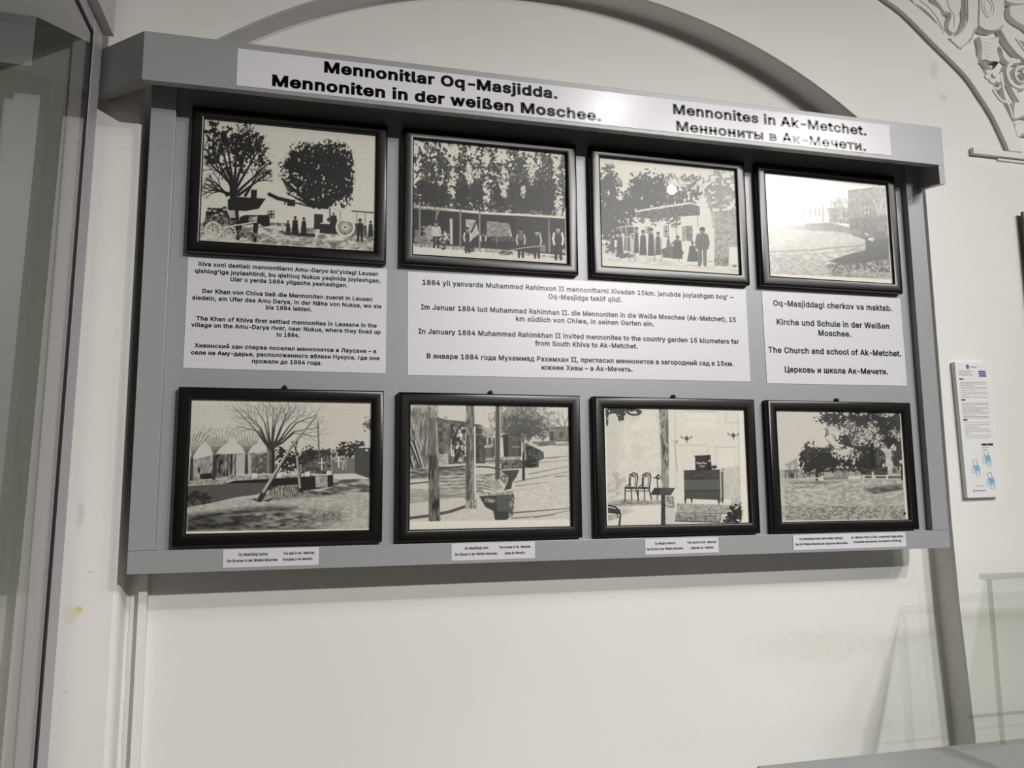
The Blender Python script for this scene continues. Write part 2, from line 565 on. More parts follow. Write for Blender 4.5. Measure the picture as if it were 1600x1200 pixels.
def print_wagon():
    p = Print([(176, 118), (1413, 225), (1405, 1065), (140, 990)], .84, 1)
    # ground and white farmhouse
    p.tex([(150, 860), (650, 880), (960, 890), (1420, 905), (1410, 1080), (140, 1000)], .84, .45, 22, hard=1.4, seed=4, sx=2)
    p.poly([(160, 945), (700, 1005), (1400, 1060), (1400, 1080), (130, 1000)], .82, .75, soft=14)
    p.poly([(610, 690), (770, 735), (1075, 760), (1075, 890), (650, 860), (470, 790)], .85)
    p.tex([(650, 850), (770, 856), (770, 880), (650, 872)], .7, .3, 12, hard=2)
    # left tree: trunk, limbs and crown
    D = .07
    for q in [(380, 600, 270, 220), (380, 590, 330, 200), (390, 590, 420, 190), (395, 600, 520, 210), (400, 620, 590, 290), (410, 640, 650, 420), (420, 660, 660, 480), (370, 600, 210, 300), (375, 590, 205, 420), (470, 660, 560, 520), (370, 660, 200, 590), (360, 650, 230, 620), (340, 660, 250, 560)]:
        p.seg(*q, 22, D, 4)
        mx, my = (q[0] * .45 + q[2] * .55), (q[1] * .45 + q[3] * .55)
        ang = math.atan2(-(q[3] - q[1]), q[2] - q[0])
        for da in (-.5, .45, .15):
            p.twig(mx, my, ang + da, 55, 8, D, 2, .45)
    for i, (cx, cy, rx, ry, th) in enumerate([(255, 235, 75, 110, .60), (250, 380, 70, 110, .66), (330, 250, 70, 90, .74), (460, 290, 95, 140, .60), (430, 400, 90, 120, .70), (560, 300, 60, 110, .68), (590, 420, 80, 130, .82), (330, 470, 80, 90, .80)]):
        p.foliage(cx, cy, rx, ry, D, 15, th, 20 + i)
    for k in range(34):
        q = .25 + k * .035
        k1 = p.rnd.uniform(.72, 1.0)
        x, y = 420 + 205 * k1 * math.cos(q), 420 - 240 * k1 * math.sin(q)
        p.twig(x, y, q + p.rnd.uniform(-.5, .5), p.rnd.uniform(12, 34), 4, D, 1, .6)
    p.seg(400, 900, 380, 600, 66, D, 46)
    # hut roof, chimney, well beam
    p.poly([(345, 690), (420, 672), (615, 682), (565, 755), (470, 772), (345, 765)], D)
    p.poly([(510, 620), (552, 622), (550, 685), (508, 685)], D)
    p.line([(640, 652), (700, 680), (790, 700)], 26, D)
    p.poly([(765, 688), (826, 690), (825, 736), (770, 734)], D)
    p.seg(755, 690, 752, 720, 10, D)
    # big round tree
    for q in [(1000, 745, 800, 600), (1000, 740, 850, 420), (990, 735, 910, 360), (1010, 740, 1000, 320), (1030, 740, 1090, 330), (1040, 740, 1180, 450), (1050, 740, 1230, 600), (960, 740, 740, 560), (950, 735, 760, 640)]:
        p.seg(*q, 26, D, 5)
    for i, (cx, cy, rx, ry, th) in enumerate([(1080, 410, 150, 130, .36), (970, 480, 170, 170, .52), (870, 400, 105, 110, .52), (1150, 520, 95, 170, .44), (810, 470, 95, 110, .60), (1000, 640, 150, 90, .58), (1150, 660, 90, 90, .62), (880, 600, 110, 110, .70)]):
        p.foliage(cx, cy, rx, ry, D, 14, th, 40 + i)
    for k in range(64):
        q = -.25 + k * .056
        k1 = p.rnd.uniform(.8, 1.0)
        x, y = 985 + 240 * k1 * math.cos(q), 520 - 210 * k1 * math.sin(q)
        p.twig(x, y, q + p.rnd.uniform(-.5, .5), p.rnd.uniform(12, 34), 4, D, 1, .6)
    for k in range(14):
        p.seg(930 - k * 8, 700 - k * 6, 725 + k * 4, 530 + k * 9, 4, D)
        p.seg(1060 + k * 4, 700 - k * 4, 1240 - k, 560 + k * 9, 4, D)
    p.line([(830, 712), (920, 735), (1060, 750)], 10, D)
    # lean-to on the right, window, door
    p.line([(1235, 768), (1390, 779)], 9, .15)
    for x in (1150, 1270, 1330):
        p.seg(x, 770, x, 850, 5, .4)
    p.window(630, 768, 676, 822)
    p.poly([(963, 790), (1025, 793), (1025, 900), (960, 898)], .13)
    p.seg(1075, 745, 1075, 810, 8, .2)
    # loaded wagon with horse
    p.poly([(180, 850), (192, 775), (230, 755), (330, 750), (365, 830), (340, 855)], D)
    p.tex([(190, 800), (340, 790), (350, 850), (185, 850)], .08, .5, 12, hard=1.5)
    for x, y in ((215, 765), (252, 768), (322, 758), (300, 785), (265, 795)):
        p.ell(x, y, 13, 12, .75)
        p.ell(x, y - 9, 15, 8, .1)
    p.tex([(170, 850), (410, 840), (420, 900), (170, 900)], .12, .6, 14, hard=1.3)
    p.poly([(430, 815), (470, 800), (640, 798), (648, 876), (600, 882), (570, 862), (430, 872)], D)
    p.poly([(496, 812), (556, 806), (552, 850), (496, 860)], .72)
    p.tex([(496, 812), (556, 806), (552, 850), (496, 860)], .75, .3, 10)
    p.poly([(350, 770), (395, 765), (400, 820), (360, 822)], .7)
    p.seg(425, 860, 418, 965, 46, D, 26)
    p.seg(545, 860, 537, 978, 36, D, 28)
    p.tex([(420, 905), (560, 930), (550, 965), (400, 960)], .15, .6, 12)
    p.wheel(240, 908, 56, .82, 12, 13)
    p.wheel(356, 928, 46, .75, 12, 11)
    p.seg(290, 892, 550, 848, 9, .8)
    # people in the yard, trough, cart
    p.person(775, 838, 940, 34, .12)
    p.person(826, 808, 940, 50, .07)
    p.person(888, 815, 945, 42, .07)
    p.poly([(855, 925), (970, 930), (968, 954), (855, 950)], .09)
    p.poly([(700, 905), (870, 940), (960, 950), (760, 945)], .2, .8)
    p.poly([(1010, 858), (1120, 862), (1140, 935), (1000, 925)], .1)
    p.seg(1010, 855, 1120, 860, 9, .75)
    p.person(1102, 782, 870, 55, .1)
    p.ell(1075, 830, 22, 16, .2)
    p.tex([(1130, 830), (1340, 870), (1340, 940), (1130, 940)], .45, .15, 16)
    p.wheel(1187, 883, 63, .84, 18, 15)
    p.person(1293, 822, 980, 58, .07, .07)
    p.person(1370, 838, 952, 38, .09)
    p.tex([(560, 940), (1390, 990), (1390, 1050), (560, 985)], .83, .4, 12, .5, hard=2.2, sx=2)
    return p.finish(lite=.83)


def print_poplars():
    p = Print([(170, 130), (1325, 235), (1330, 1055), (165, 990)], .82, 2)
    D = .10
    cols = [(240, 55), (310, 50), (350, 55), (420, 55), (520, 40), (570, 50), (640, 30), (690, 48), (780, 52), (840, 45), (920, 60), (1000, 65), (1080, 55), (1150, 65), (1210, 50), (1290, 34)]
    tops = [165, 170, 200, 178, 250, 195, 330, 205, 215, 330, 225, 235, 330, 245, 250, 265]
    for i, ((x, w), t) in enumerate(zip(cols, tops)):
        hh = (650 - t) / 2
        dk = D if x < 850 else .15
        p.foliage(x, t + hh, w * 1.3, hh * 1.25, dk, 17, .56 if x < 900 else .50, 60 + i, .96, 6, .55, dk + .2)
        p.foliage(x, 560, w * 1.3, 110, dk, 15, .46, 90 + i, .9)
        for k in range(12):
            yy = t + 30 + k * 36
            p.twig(x, yy + 40, 1.57 + p.rnd.uniform(-.7, .7), 30, 8, dk, 1, .6, .9)
    p.poly([(950, 470), (1250, 480), (1250, 700), (900, 680)], .17, .6, soft=60)
    for i, (gx, g0, g1, gw) in enumerate([(470, 180, 330, 26), (465, 370, 560, 20), (600, 330, 480, 18), (620, 190, 260, 14), (720, 200, 330, 20), (725, 420, 640, 18), (855, 340, 560, 22), (850, 200, 300, 18), (1065, 250, 460, 18), (1000, 470, 560, 12), (1250, 250, 380, 18), (1265, 480, 690, 22), (655, 350, 420, 22), (345, 280, 400, 10), (285, 190, 260, 10), (200, 180, 260, 14)]):
        p.foliage(gx, (g0 + g1) / 2, gw * 1.5, (g1 - g0) / 2, .80, 11, .50, 120 + i, .95, 6, .6)
    # house: eave line and dark porch
    p.poly([(170, 640), (450, 655), (700, 676), (1000, 690), (1310, 706), (1310, 985), (900, 950), (170, 905)], .09)
    p.poly([(930, 700), (1305, 712), (1305, 960), (930, 940)], .17, .8, soft=30)
    p.line([(172, 632), (300, 642), (440, 655), (700, 677), (1000, 690), (1305, 707)], 17, .80)
    p.tex([(172, 622), (440, 640), (440, 668), (172, 648)], .82, .3, 10, .6)
    p.poly([(165, 905), (330, 912), (560, 932), (760, 940), (900, 962), (1310, 1005), (1332, 1058), (160, 1000)], .80, soft=10)
    p.tex([(180, 900), (560, 925), (900, 955), (1300, 995), (1300, 1010), (180, 925)], .75, .3, 12, .6, hard=2)
    # wall panels, posts
    p.tex([(566, 724), (640, 728), (665, 830), (600, 885), (570, 800)], .55, .75, 12, sy=.5)
    p.seg(650, 735, 600, 830, 14, .12)
    p.tex([(722, 735), (890, 752), (905, 850), (722, 850)], .38, .6, 14, sy=.5)
    p.poly([(890, 755), (915, 850), (898, 850)], .7)
    p.tex([(760, 855), (930, 850), (940, 890), (760, 880)], .1, .4, 10)
    p.poly([(446, 718), (468, 720), (470, 905), (450, 912)], .72)
    p.poly([(468, 745), (520, 745), (520, 900), (470, 895)], .05)
    for x, y0, y1, w in ((222, 600, 905, 14), (527, 660, 935, 13), (671, 670, 945, 13), (800, 740, 955, 8), (1190, 720, 960, 10), (1195, 830, 960, 10)):
        p.seg(x, y0, x - 2, y1, w, .48)
    p.line([(345, 740), (350, 660), (330, 640)], 9, .5)
    p.line([(350, 700), (375, 650)], 8, .5)
    # bushes and tools
    p.foliage(280, 850, 70, 75, .62, 16, .6, 7, .9)
    p.foliage(230, 880, 60, 50, .45, 14, .6, 8, .9)
    p.foliage(405, 860, 45, 45, .68, 12, .62, 9)
    p.foliage(405, 920, 28, 40, .2, 10, .6, 10)
    p.poly([(185, 800), (215, 805), (215, 890), (185, 890)], .5, .7)
    p.person(345, 738, 930, 60, .72, .12, .55, .7)
    p.person(578, 783, 965, 50, .12, .12, .5, .8)
    p.foliage(600, 940, 40, 40, .12, 10, .6, 12)
    p.person(697, 820, 932, 40, .12, None, .5, .8)
    p.person(978, 788, 998, 62, .12, .07, .45, .66)
    p.ell(978, 850, 20, 28, .35)
    p.person(1098, 795, 1003, 58, .14, .07, .6, .18)
    p.line([(1120, 825), (1132, 880), (1122, 915)], 14, .66)
    p.person(1258, 768, 1012, 74, .13, .06, .62, .82)
    for x, y, rx, ry in ((860, 968, 45, 16), (870, 925, 60, 20), (820, 915, 40, 22), (1010, 935, 60, 25), (1060, 960, 50, 16)):
        p.ell(x, y, rx, ry, .1, .85, 14)
    p.line([(830, 985), (900, 950), (1000, 930), (1160, 915)], 8, .6)
    p.poly([(1120, 905), (1165, 910), (1165, 965), (1120, 960)], .5, .8)
    p.poly([(1290, 940), (1308, 940), (1308, 968), (1285, 965)], .7)
    return p.finish()


def print_gathering():
    p = Print([(150, 118), (1265, 225), (1308, 1080), (170, 1015)], .83, 3)
    D = .16
    p.foliage(235, 520, 110, 300, D, 18, .30, 1)
    p.foliage(360, 600, 110, 170, D, 16, .62, 2)
    p.foliage(230, 330, 70, 70, D, 16, .5, 3)
    p.foliage(470, 330, 90, 90, D + .05, 16, .66, 4)
    p.foliage(580, 310, 120, 90, D + .05, 15, .66, 5)
    p.foliage(570, 440, 190, 140, D, 18, .40, 6)
    p.foliage(450, 500, 90, 110, D, 16, .5, 7)
    p.foliage(740, 285, 60, 45, .4, 13, .72, 8)
    p.foliage(740, 450, 110, 90, D + .05, 15, .5, 9)
    p.foliage(920, 310, 100, 80, .4, 14, .72, 10)
    p.foliage(890, 430, 100, 80, .3, 16, .56, 11)
    p.foliage(1160, 400, 130, 170, .45, 20, .5, 12, .8)
    p.poly([(1180, 430), (1240, 425), (1240, 460), (1180, 460)], .8, .7)
    for k in range(26):
        p.twig(400 + k * 25, 400 + 40 * math.sin(k), 1.57 + p.rnd.uniform(-.8, .8), 40, 5, .2, 1, .6, .7)
    # house
    p.poly([(455, 575), (760, 520), (910, 498), (975, 520), (980, 590), (760, 605), (600, 620), (470, 612)], .22)
    p.tex([(455, 575), (760, 520), (910, 498), (975, 520), (980, 590), (760, 605), (470, 612)], .15, .45, 18, .7)
    p.line([(455, 562), (600, 535), (760, 512), (910, 490)], 15, .84)
    p.poly([(470, 615), (600, 622), (760, 606), (965, 592), (1085, 560), (1090, 960), (470, 905)], .82)
    for cx, cy, rx, ry in ((600, 640, 28, 45), (760, 640, 60, 50), (500, 630, 30, 28), (640, 620, 70, 24)):
        p.foliage(cx, cy, rx, ry, .3, 12, .6, int(cx))
    p.seg(962, 520, 962, 680, 5, .4)
    for x0, y0, x1, y1 in ((540, 685, 576, 740), (685, 675, 725, 768), (835, 682, 862, 800)):
        p.window(x0, y0, x1, y1, .2, .7)
    p.tex([(865, 675), (918, 675), (922, 805), (868, 798)], .25, .5, 10)
    p.poly([(518, 685), (540, 685), (540, 740), (520, 735)], .75)
    p.seg(785, 640, 790, 760, 6, .3)
    p.tex([(1095, 560), (1290, 540), (1300, 850), (1220, 845), (1215, 1005), (1100, 1000)], .42, .62, 18, .85)
    p.tex([(1070, 560), (1290, 560), (1290, 700), (1080, 700)], .45, .7, 22, .5)
    # ground
    p.poly([(165, 785), (230, 800), (470, 905), (900, 960), (1110, 985), (1308, 1015), (1310, 1085), (165, 1020)], .82, soft=14)
    p.tex([(180, 860), (420, 900), (700, 960), (1300, 1030), (1300, 1060), (180, 960)], .83, .62, 20, .5, sx=3)
    # standing people
    for x, a, b, w, c in ((262, 750, 880, 40, .2), (325, 735, 905, 55, .14), (372, 750, 880, 34, .35), (398, 745, 885, 30, .3), (428, 750, 900, 34, .7), (460, 690, 900, 42, .14), (515, 715, 918, 60, .13), (580, 695, 922, 54, .13), (638, 728, 915, 46, .16), (722, 765, 880, 34, .3)):
        p.person(x, a, b, w, c, None, .5)
    p.poly([(340, 680), (440, 675), (440, 740), (340, 740)], .22)
    p.line([(320, 690), (440, 680)], 8, .8)
    p.seg(375, 655, 380, 880, 9, .6)
    for x in (405, 450, 610, 665, 808):
        p.seg(x, 780, x, 965, 5, .2)
    p.poly([(665, 870), (740, 840), (790, 850), (850, 890), (825, 945), (680, 935)], .17)
    p.tex([(665, 870), (740, 840), (850, 890), (825, 945), (680, 935)], .12, .4, 14, .6)
    p.person(798, 758, 945, 84, .16, None, .45)
    p.seg(745, 830, 790, 790, 14, .25)
    p.person(920, 808, 968, 72, .2, None, .5)
    p.poly([(875, 965), (890, 890), (960, 880), (965, 965)], .2)
    p.person(1000, 690, 995, 96, .3, .34, .45, .3)
    p.poly([(955, 740), (1040, 740), (1052, 830), (1020, 850), (950, 830)], .3)
    for x in (975, 990):
        p.seg(x, 800, x + 8, 990, 5, .15)
    p.seg(1050, 965, 1080, 965, 5, .3)
    for x, y in ((230, 840), (280, 870), (330, 925), (390, 920), (240, 890)):
        p.foliage(x, y, 46, 26, .22, 12, .62, x)
    p.line([(280, 900), (420, 915), (360, 940)], 5, .3)
    p.tex([(1095, 930), (1215, 935), (1215, 1005), (1100, 1000)], .3, .6, 12, .8)
    p.foliage(1265, 1000, 40, 14, .35, 10, .6, 5)
    return p.finish(lite=.88)


def print_church():
    p = Print([(145, 155), (1150, 240), (1210, 1048), (187, 1000)], .85, 4)
    p.tex([(190, 600), (700, 560), (1170, 640), (1180, 1005), (190, 975)], .76, .5, 16, .8, sx=2)
    p.poly([(190, 590), (400, 575), (700, 620), (980, 670), (980, 700), (700, 780), (190, 800)], .78, .6, soft=60)
    # church at the left with slit windows
    p.poly([(390, 385), (500, 375), (690, 425), (690, 548), (410, 568)], .80)
    p.poly([(160, 440), (390, 400), (410, 568), (170, 580)], .74, .7, soft=20)
    for x, y0, y1 in ((475, 420, 485), (525, 425, 490), (567, 430, 488), (602, 435, 490), (632, 420, 540)):
        p.seg(x, y0, x + 4, y1, 9, .42)
    p.foliage(560, 310, 130, 70, .66, 20, .66, 2, .6)
    p.foliage(780, 400, 70, 60, .5, 14, .62, 3, .8)
    p.tex([(670, 435), (840, 430), (850, 560), (690, 550)], .36, .62, 18)
    for x in (700, 740, 785, 825, 840):
        p.seg(x, 380, x, 520, 6, .72 if x % 2 else .4)
    # schoolhouse on the right
    p.tex([(838, 292), (1050, 262), (1140, 262), (1160, 650), (880, 660), (845, 520)], .40, .55, 22)
    p.line([(838, 292), (1050, 268)], 7, .3)
    p.window(965, 402, 1020, 488, .2, .68)
    p.seg(1052, 255, 1060, 640, 6, .3)
    p.twig(1095, 640, 1.60, 160, 22, .66, 3, .35)
    p.seg(1090, 560, 1090, 645, 26, .7)
    p.twig(1115, 600, 1.5, 140, 9, .7, 3, .4)
    p.tex([(840, 520), (1155, 480), (1170, 720), (985, 690), (860, 640)], .22, .42, 24, .85)
    p.tex([(480, 565), (700, 550), (880, 600), (960, 650), (700, 620), (500, 615)], .5, .38, 16, .9, soft=12)
    p.poly([(270, 600), (500, 570), (720, 600), (480, 615)], .55, .6, soft=20)
    # track, shadow, rough foreground
    p.line([(180, 795), (500, 780), (700, 758), (985, 728)], 9, .42, .8)
    p.line([(190, 830), (520, 815), (980, 765)], 6, .5, .6)
    p.poly([(690, 860), (830, 810), (985, 770), (1010, 690), (1170, 670), (1175, 845), (1000, 880), (780, 895)], .20, .92, soft=14)
    p.tex([(650, 890), (900, 880), (1180, 840), (1190, 1000), (700, 985)], .62, .22, 12, .9, hard=1.6)
    p.tex([(200, 860), (650, 850), (700, 985), (200, 970)], .74, .5, 12, .6, hard=1.4)
    p.tex([(880, 930), (1180, 950), (1180, 1000), (880, 985)], .7, .5, 14, .9)
    p.person(1000, 628, 775, 44, .12, .12, .7)
    p.poly([(1005, 668), (1050, 672), (1042, 708), (1020, 690), (1000, 690)], .78)
    p.poly([(985, 690), (1060, 700), (1060, 780), (985, 775)], .2, .8)
    p.ell(990, 638, 14, 6, .8)
    return p.finish(lite=.89)


def print_well():
    p = Print([(168, 130), (1430, 153), (1405, 1045), (130, 1070)], .76, 5)
    p.poly([(150, 120), (1440, 140), (1440, 178), (150, 165)], .80, .6, soft=12)
    D = .13
    # far buildings
    p.tex([(165, 560), (330, 520), (700, 505), (700, 660), (165, 700)], .66, .45, 24)
    p.window(262, 605, 285, 645, .2, .74)
    p.poly([(215, 608), (234, 606), (234, 645), (215, 645)], .2)
    p.poly([(228, 655), (310, 645), (320, 685), (235, 690)], .12)
    p.poly([(335, 520), (405, 520), (405, 670), (330, 675)], .16)
    for x in (350, 372, 392, 415, 440, 470):
        p.tex([(x, 515), (x + 18, 515), (x + 14, 670), (x - 4, 670)], .12, .5, 16, sy=2)
    p.poly([(480, 525), (580, 515), (580, 650), (480, 660)], .68)
    p.tex([(590, 530), (700, 510), (700, 660), (590, 660)], .2, .6, 14)
    p.tex([(930, 495), (1130, 485), (1160, 520), (1160, 655), (930, 655)], .12, .42, 20)
    p.poly([(1130, 490), (1200, 480), (1300, 500), (1300, 650), (1140, 655)], .62)
    p.poly([(1140, 555), (1300, 545), (1300, 650), (1145, 655)], .35, .8)
    for x, y in ((1072, 585), (1190, 572)):
        p.seg(x, y - 38, x, y + 38, 9, .82)
        p.seg(x - 22, y - 8, x + 22, y - 8, 8, .8)
    p.tex([(1210, 560), (1245, 560), (1245, 625), (1210, 625)], .4, .75, 10)
    p.poly([(1300, 475), (1420, 473), (1412, 690), (1300, 650)], .24)
    p.ell(1385, 490, 8, 8, .85)
    p.poly([(1330, 448), (1360, 446), (1360, 470), (1330, 470)], .8)
    p.foliage(840, 580, 110, 80, D, 14, .52, 5)
    p.foliage(790, 510, 40, 50, D, 12, .62, 15)
    p.foliage(1000, 510, 60, 60, D, 12, .56, 6)
    p.foliage(1110, 510, 60, 35, .2, 12, .58, 7)
    p.foliage(1240, 490, 60, 55, D, 12, .50, 8)
    p.foliage(1320, 455, 60, 30, .2, 12, .6, 9)
    p.foliage(1405, 320, 40, 70, .35, 14, .62, 10)
    p.foliage(650, 580, 60, 80, .3, 12, .6, 16)
    for x, y0, y1 in ((1050, 280, 520), (1205, 430, 490), (1045, 300, 520)):
        p.seg(x, y0, x + 8, y1, 5, .35)
    # bare trees
    for (bx, by, fx, fy, tx0, tx1, ty, n, w) in ((325, 700, 330, 530, 275, 425, 390, 9, 24), (552, 650, 552, 520, 490, 630, 395, 9, 24), (170, 700, 175, 540, 160, 290, 360, 6, 26)):
        p.seg(bx, by, fx, fy, w, .2, w * .7)
        for k in range(n):
            q = k / (n - 1)
            tx = tx0 + (tx1 - tx0) * q
            p.line([(fx, fy), (fx + (tx - fx) * .4, fy + (ty - fy) * .42), (tx, ty + 70 * abs(q - .5))], 4.5, .36)
            p.twig(fx + (tx - fx) * .7, fy + (ty - fy) * .62, 1.57 - (q - .5) * 1.4, 50, 4, .42, 2, .5)
    p.seg(712, 670, 716, 470, 50, .3, 46)
    p.seg(738, 660, 738, 470, 22, .12, 20)
    p.seg(700, 670, 704, 470, 16, .48)
    for (tx, ty, cx, cy) in ((465, 190, 610, 340), (480, 320, 640, 360), (610, 180, 680, 300), (690, 175, 700, 300), (740, 185, 735, 320), (800, 180, 750, 320), (860, 180, 790, 330), (905, 185, 810, 300), (970, 215, 850, 320), (1050, 240, 900, 300), (1060, 330, 880, 360), (1050, 400, 880, 370), (560, 250, 650, 350), (520, 200, 650, 330), (830, 230, 790, 350), (760, 230, 740, 350)):
        p.seg(716, 485, (716 + cx) / 2 + 4, (480 + cy) / 2 + 12, 16, .18, 11)
        p.seg((716 + cx) / 2 + 4, (480 + cy) / 2 + 12, cx, cy, 10, .18, 8)
        p.seg(cx, cy, tx, ty, 7, .26, 2.5)
        for k in range(4):
            q = .2 + .2 * k
            ang = math.atan2(-(ty - cy), tx - cx)
            p.twig(cx + (tx - cx) * q, cy + (ty - cy) * q, ang + (.5 if k % 2 else -.5), 48, 4, .42, 2, .4)
    # parapet posts, wall of the well
    p.line([(480, 660), (700, 656), (1030, 655)], 8, .78)
    p.tex([(420, 668), (1020, 655), (1020, 672), (420, 700)], .7, .4, 12)
    for x, y in ((608, 664), (778, 660), (972, 654), (1122, 648)):
        p.poly([(x - 18, y - 14), (x + 16, y - 18), (x + 16, y + 18), (x - 16, y + 20)], .80)
    p.tex([(140, 700), (420, 690), (420, 720), (140, 728)], .7, .45, 10)
    p.poly([(395, 722), (470, 700), (700, 688), (1030, 668), (1150, 660), (1152, 742), (1110, 752), (920, 775), (700, 770), (640, 775), (690, 716)], .09)
    p.poly([(140, 735), (400, 722), (694, 716), (660, 790), (600, 800), (480, 815), (330, 850), (140, 890)], .30)
    p.foliage(220, 820, 90, 45, .14, 16, .5, 4)
    p.poly([(1027, 668), (1110, 664), (1112, 750), (1030, 745)], .62)
    p.tex([(1027, 668), (1110, 664), (1112, 750), (1030, 745)], .70, .45, 14, .7)
    # ground
    p.poly([(138, 885), (330, 850), (480, 815), (620, 796), (700, 765), (920, 775), (1152, 742), (1415, 690), (1405, 1046), (130, 1070)], .70)
    p.tex([(1150, 690), (1410, 690), (1410, 780), (1000, 790), (1150, 745)], .62, .25, 18, .9, sx=4, hard=1.6)
    p.tex([(640, 800), (980, 770), (1250, 790), (1000, 815), (700, 840)], .5, .1, 14, .9, soft=14, sx=3, hard=1.5)
    p.tex([(140, 880), (640, 810), (1400, 790), (1400, 1040), (140, 1045)], .72, .5, 12, .5, sx=2)
    p.tex([(138, 935), (420, 905), (700, 880), (900, 888), (850, 930), (1050, 950), (930, 1000), (1060, 1030), (140, 1052)], .08, .36, 15, .92, soft=40, sx=4, seed=8)
    p.tex([(600, 910), (1150, 900), (1250, 980), (900, 1035), (500, 1030)], .2, .7, 14, .65, soft=60, sx=3, seed=12)
    p.tex([(1000, 890), (1200, 900), (1180, 990), (1010, 980)], .3, .7, 10, .6, soft=40)
    p.poly([(340, 945), (480, 925), (900, 900), (920, 910), (480, 945)], .68, .5, soft=14)
    # grass tuft, forked support and well pole
    p.tex([(700, 780), (760, 735), (900, 725), (930, 780), (1020, 790), (830, 815), (720, 808)], .66, .22, 10, .95, sy=2)
    for k in range(26):
        x = 710 + k * 8
        p.seg(x, 800, x + p.rnd.uniform(-16, 16), 740, 4, .68 if k % 2 else .2)
    p.seg(925, 770, 908, 560, 26, .12, 18)
    p.seg(920, 745, 896, 500, 16, .62, 12)
    p.twig(900, 520, 1.75, 40, 14, .15, 2, .4)
    p.poly([(620, 838), (660, 842), (720, 720), (694, 712)], .16)
    p.seg(642, 838, 860, 470, 24, .15, 16)
    p.seg(668, 775, 860, 462, 20, .64, 14)
    p.seg(860, 465, 1045, 240, 15, .58, 6)
    p.seg(868, 472, 1045, 246, 5, .2, 3)
    p.poly([(580, 828), (620, 822), (625, 842)], .15)
    p.poly([(665, 838), (750, 815), (700, 845)], .15)
    p.poly([(128, 1048), (1405, 1030), (1405, 1050), (126, 1075)], .84)
    return p.finish()


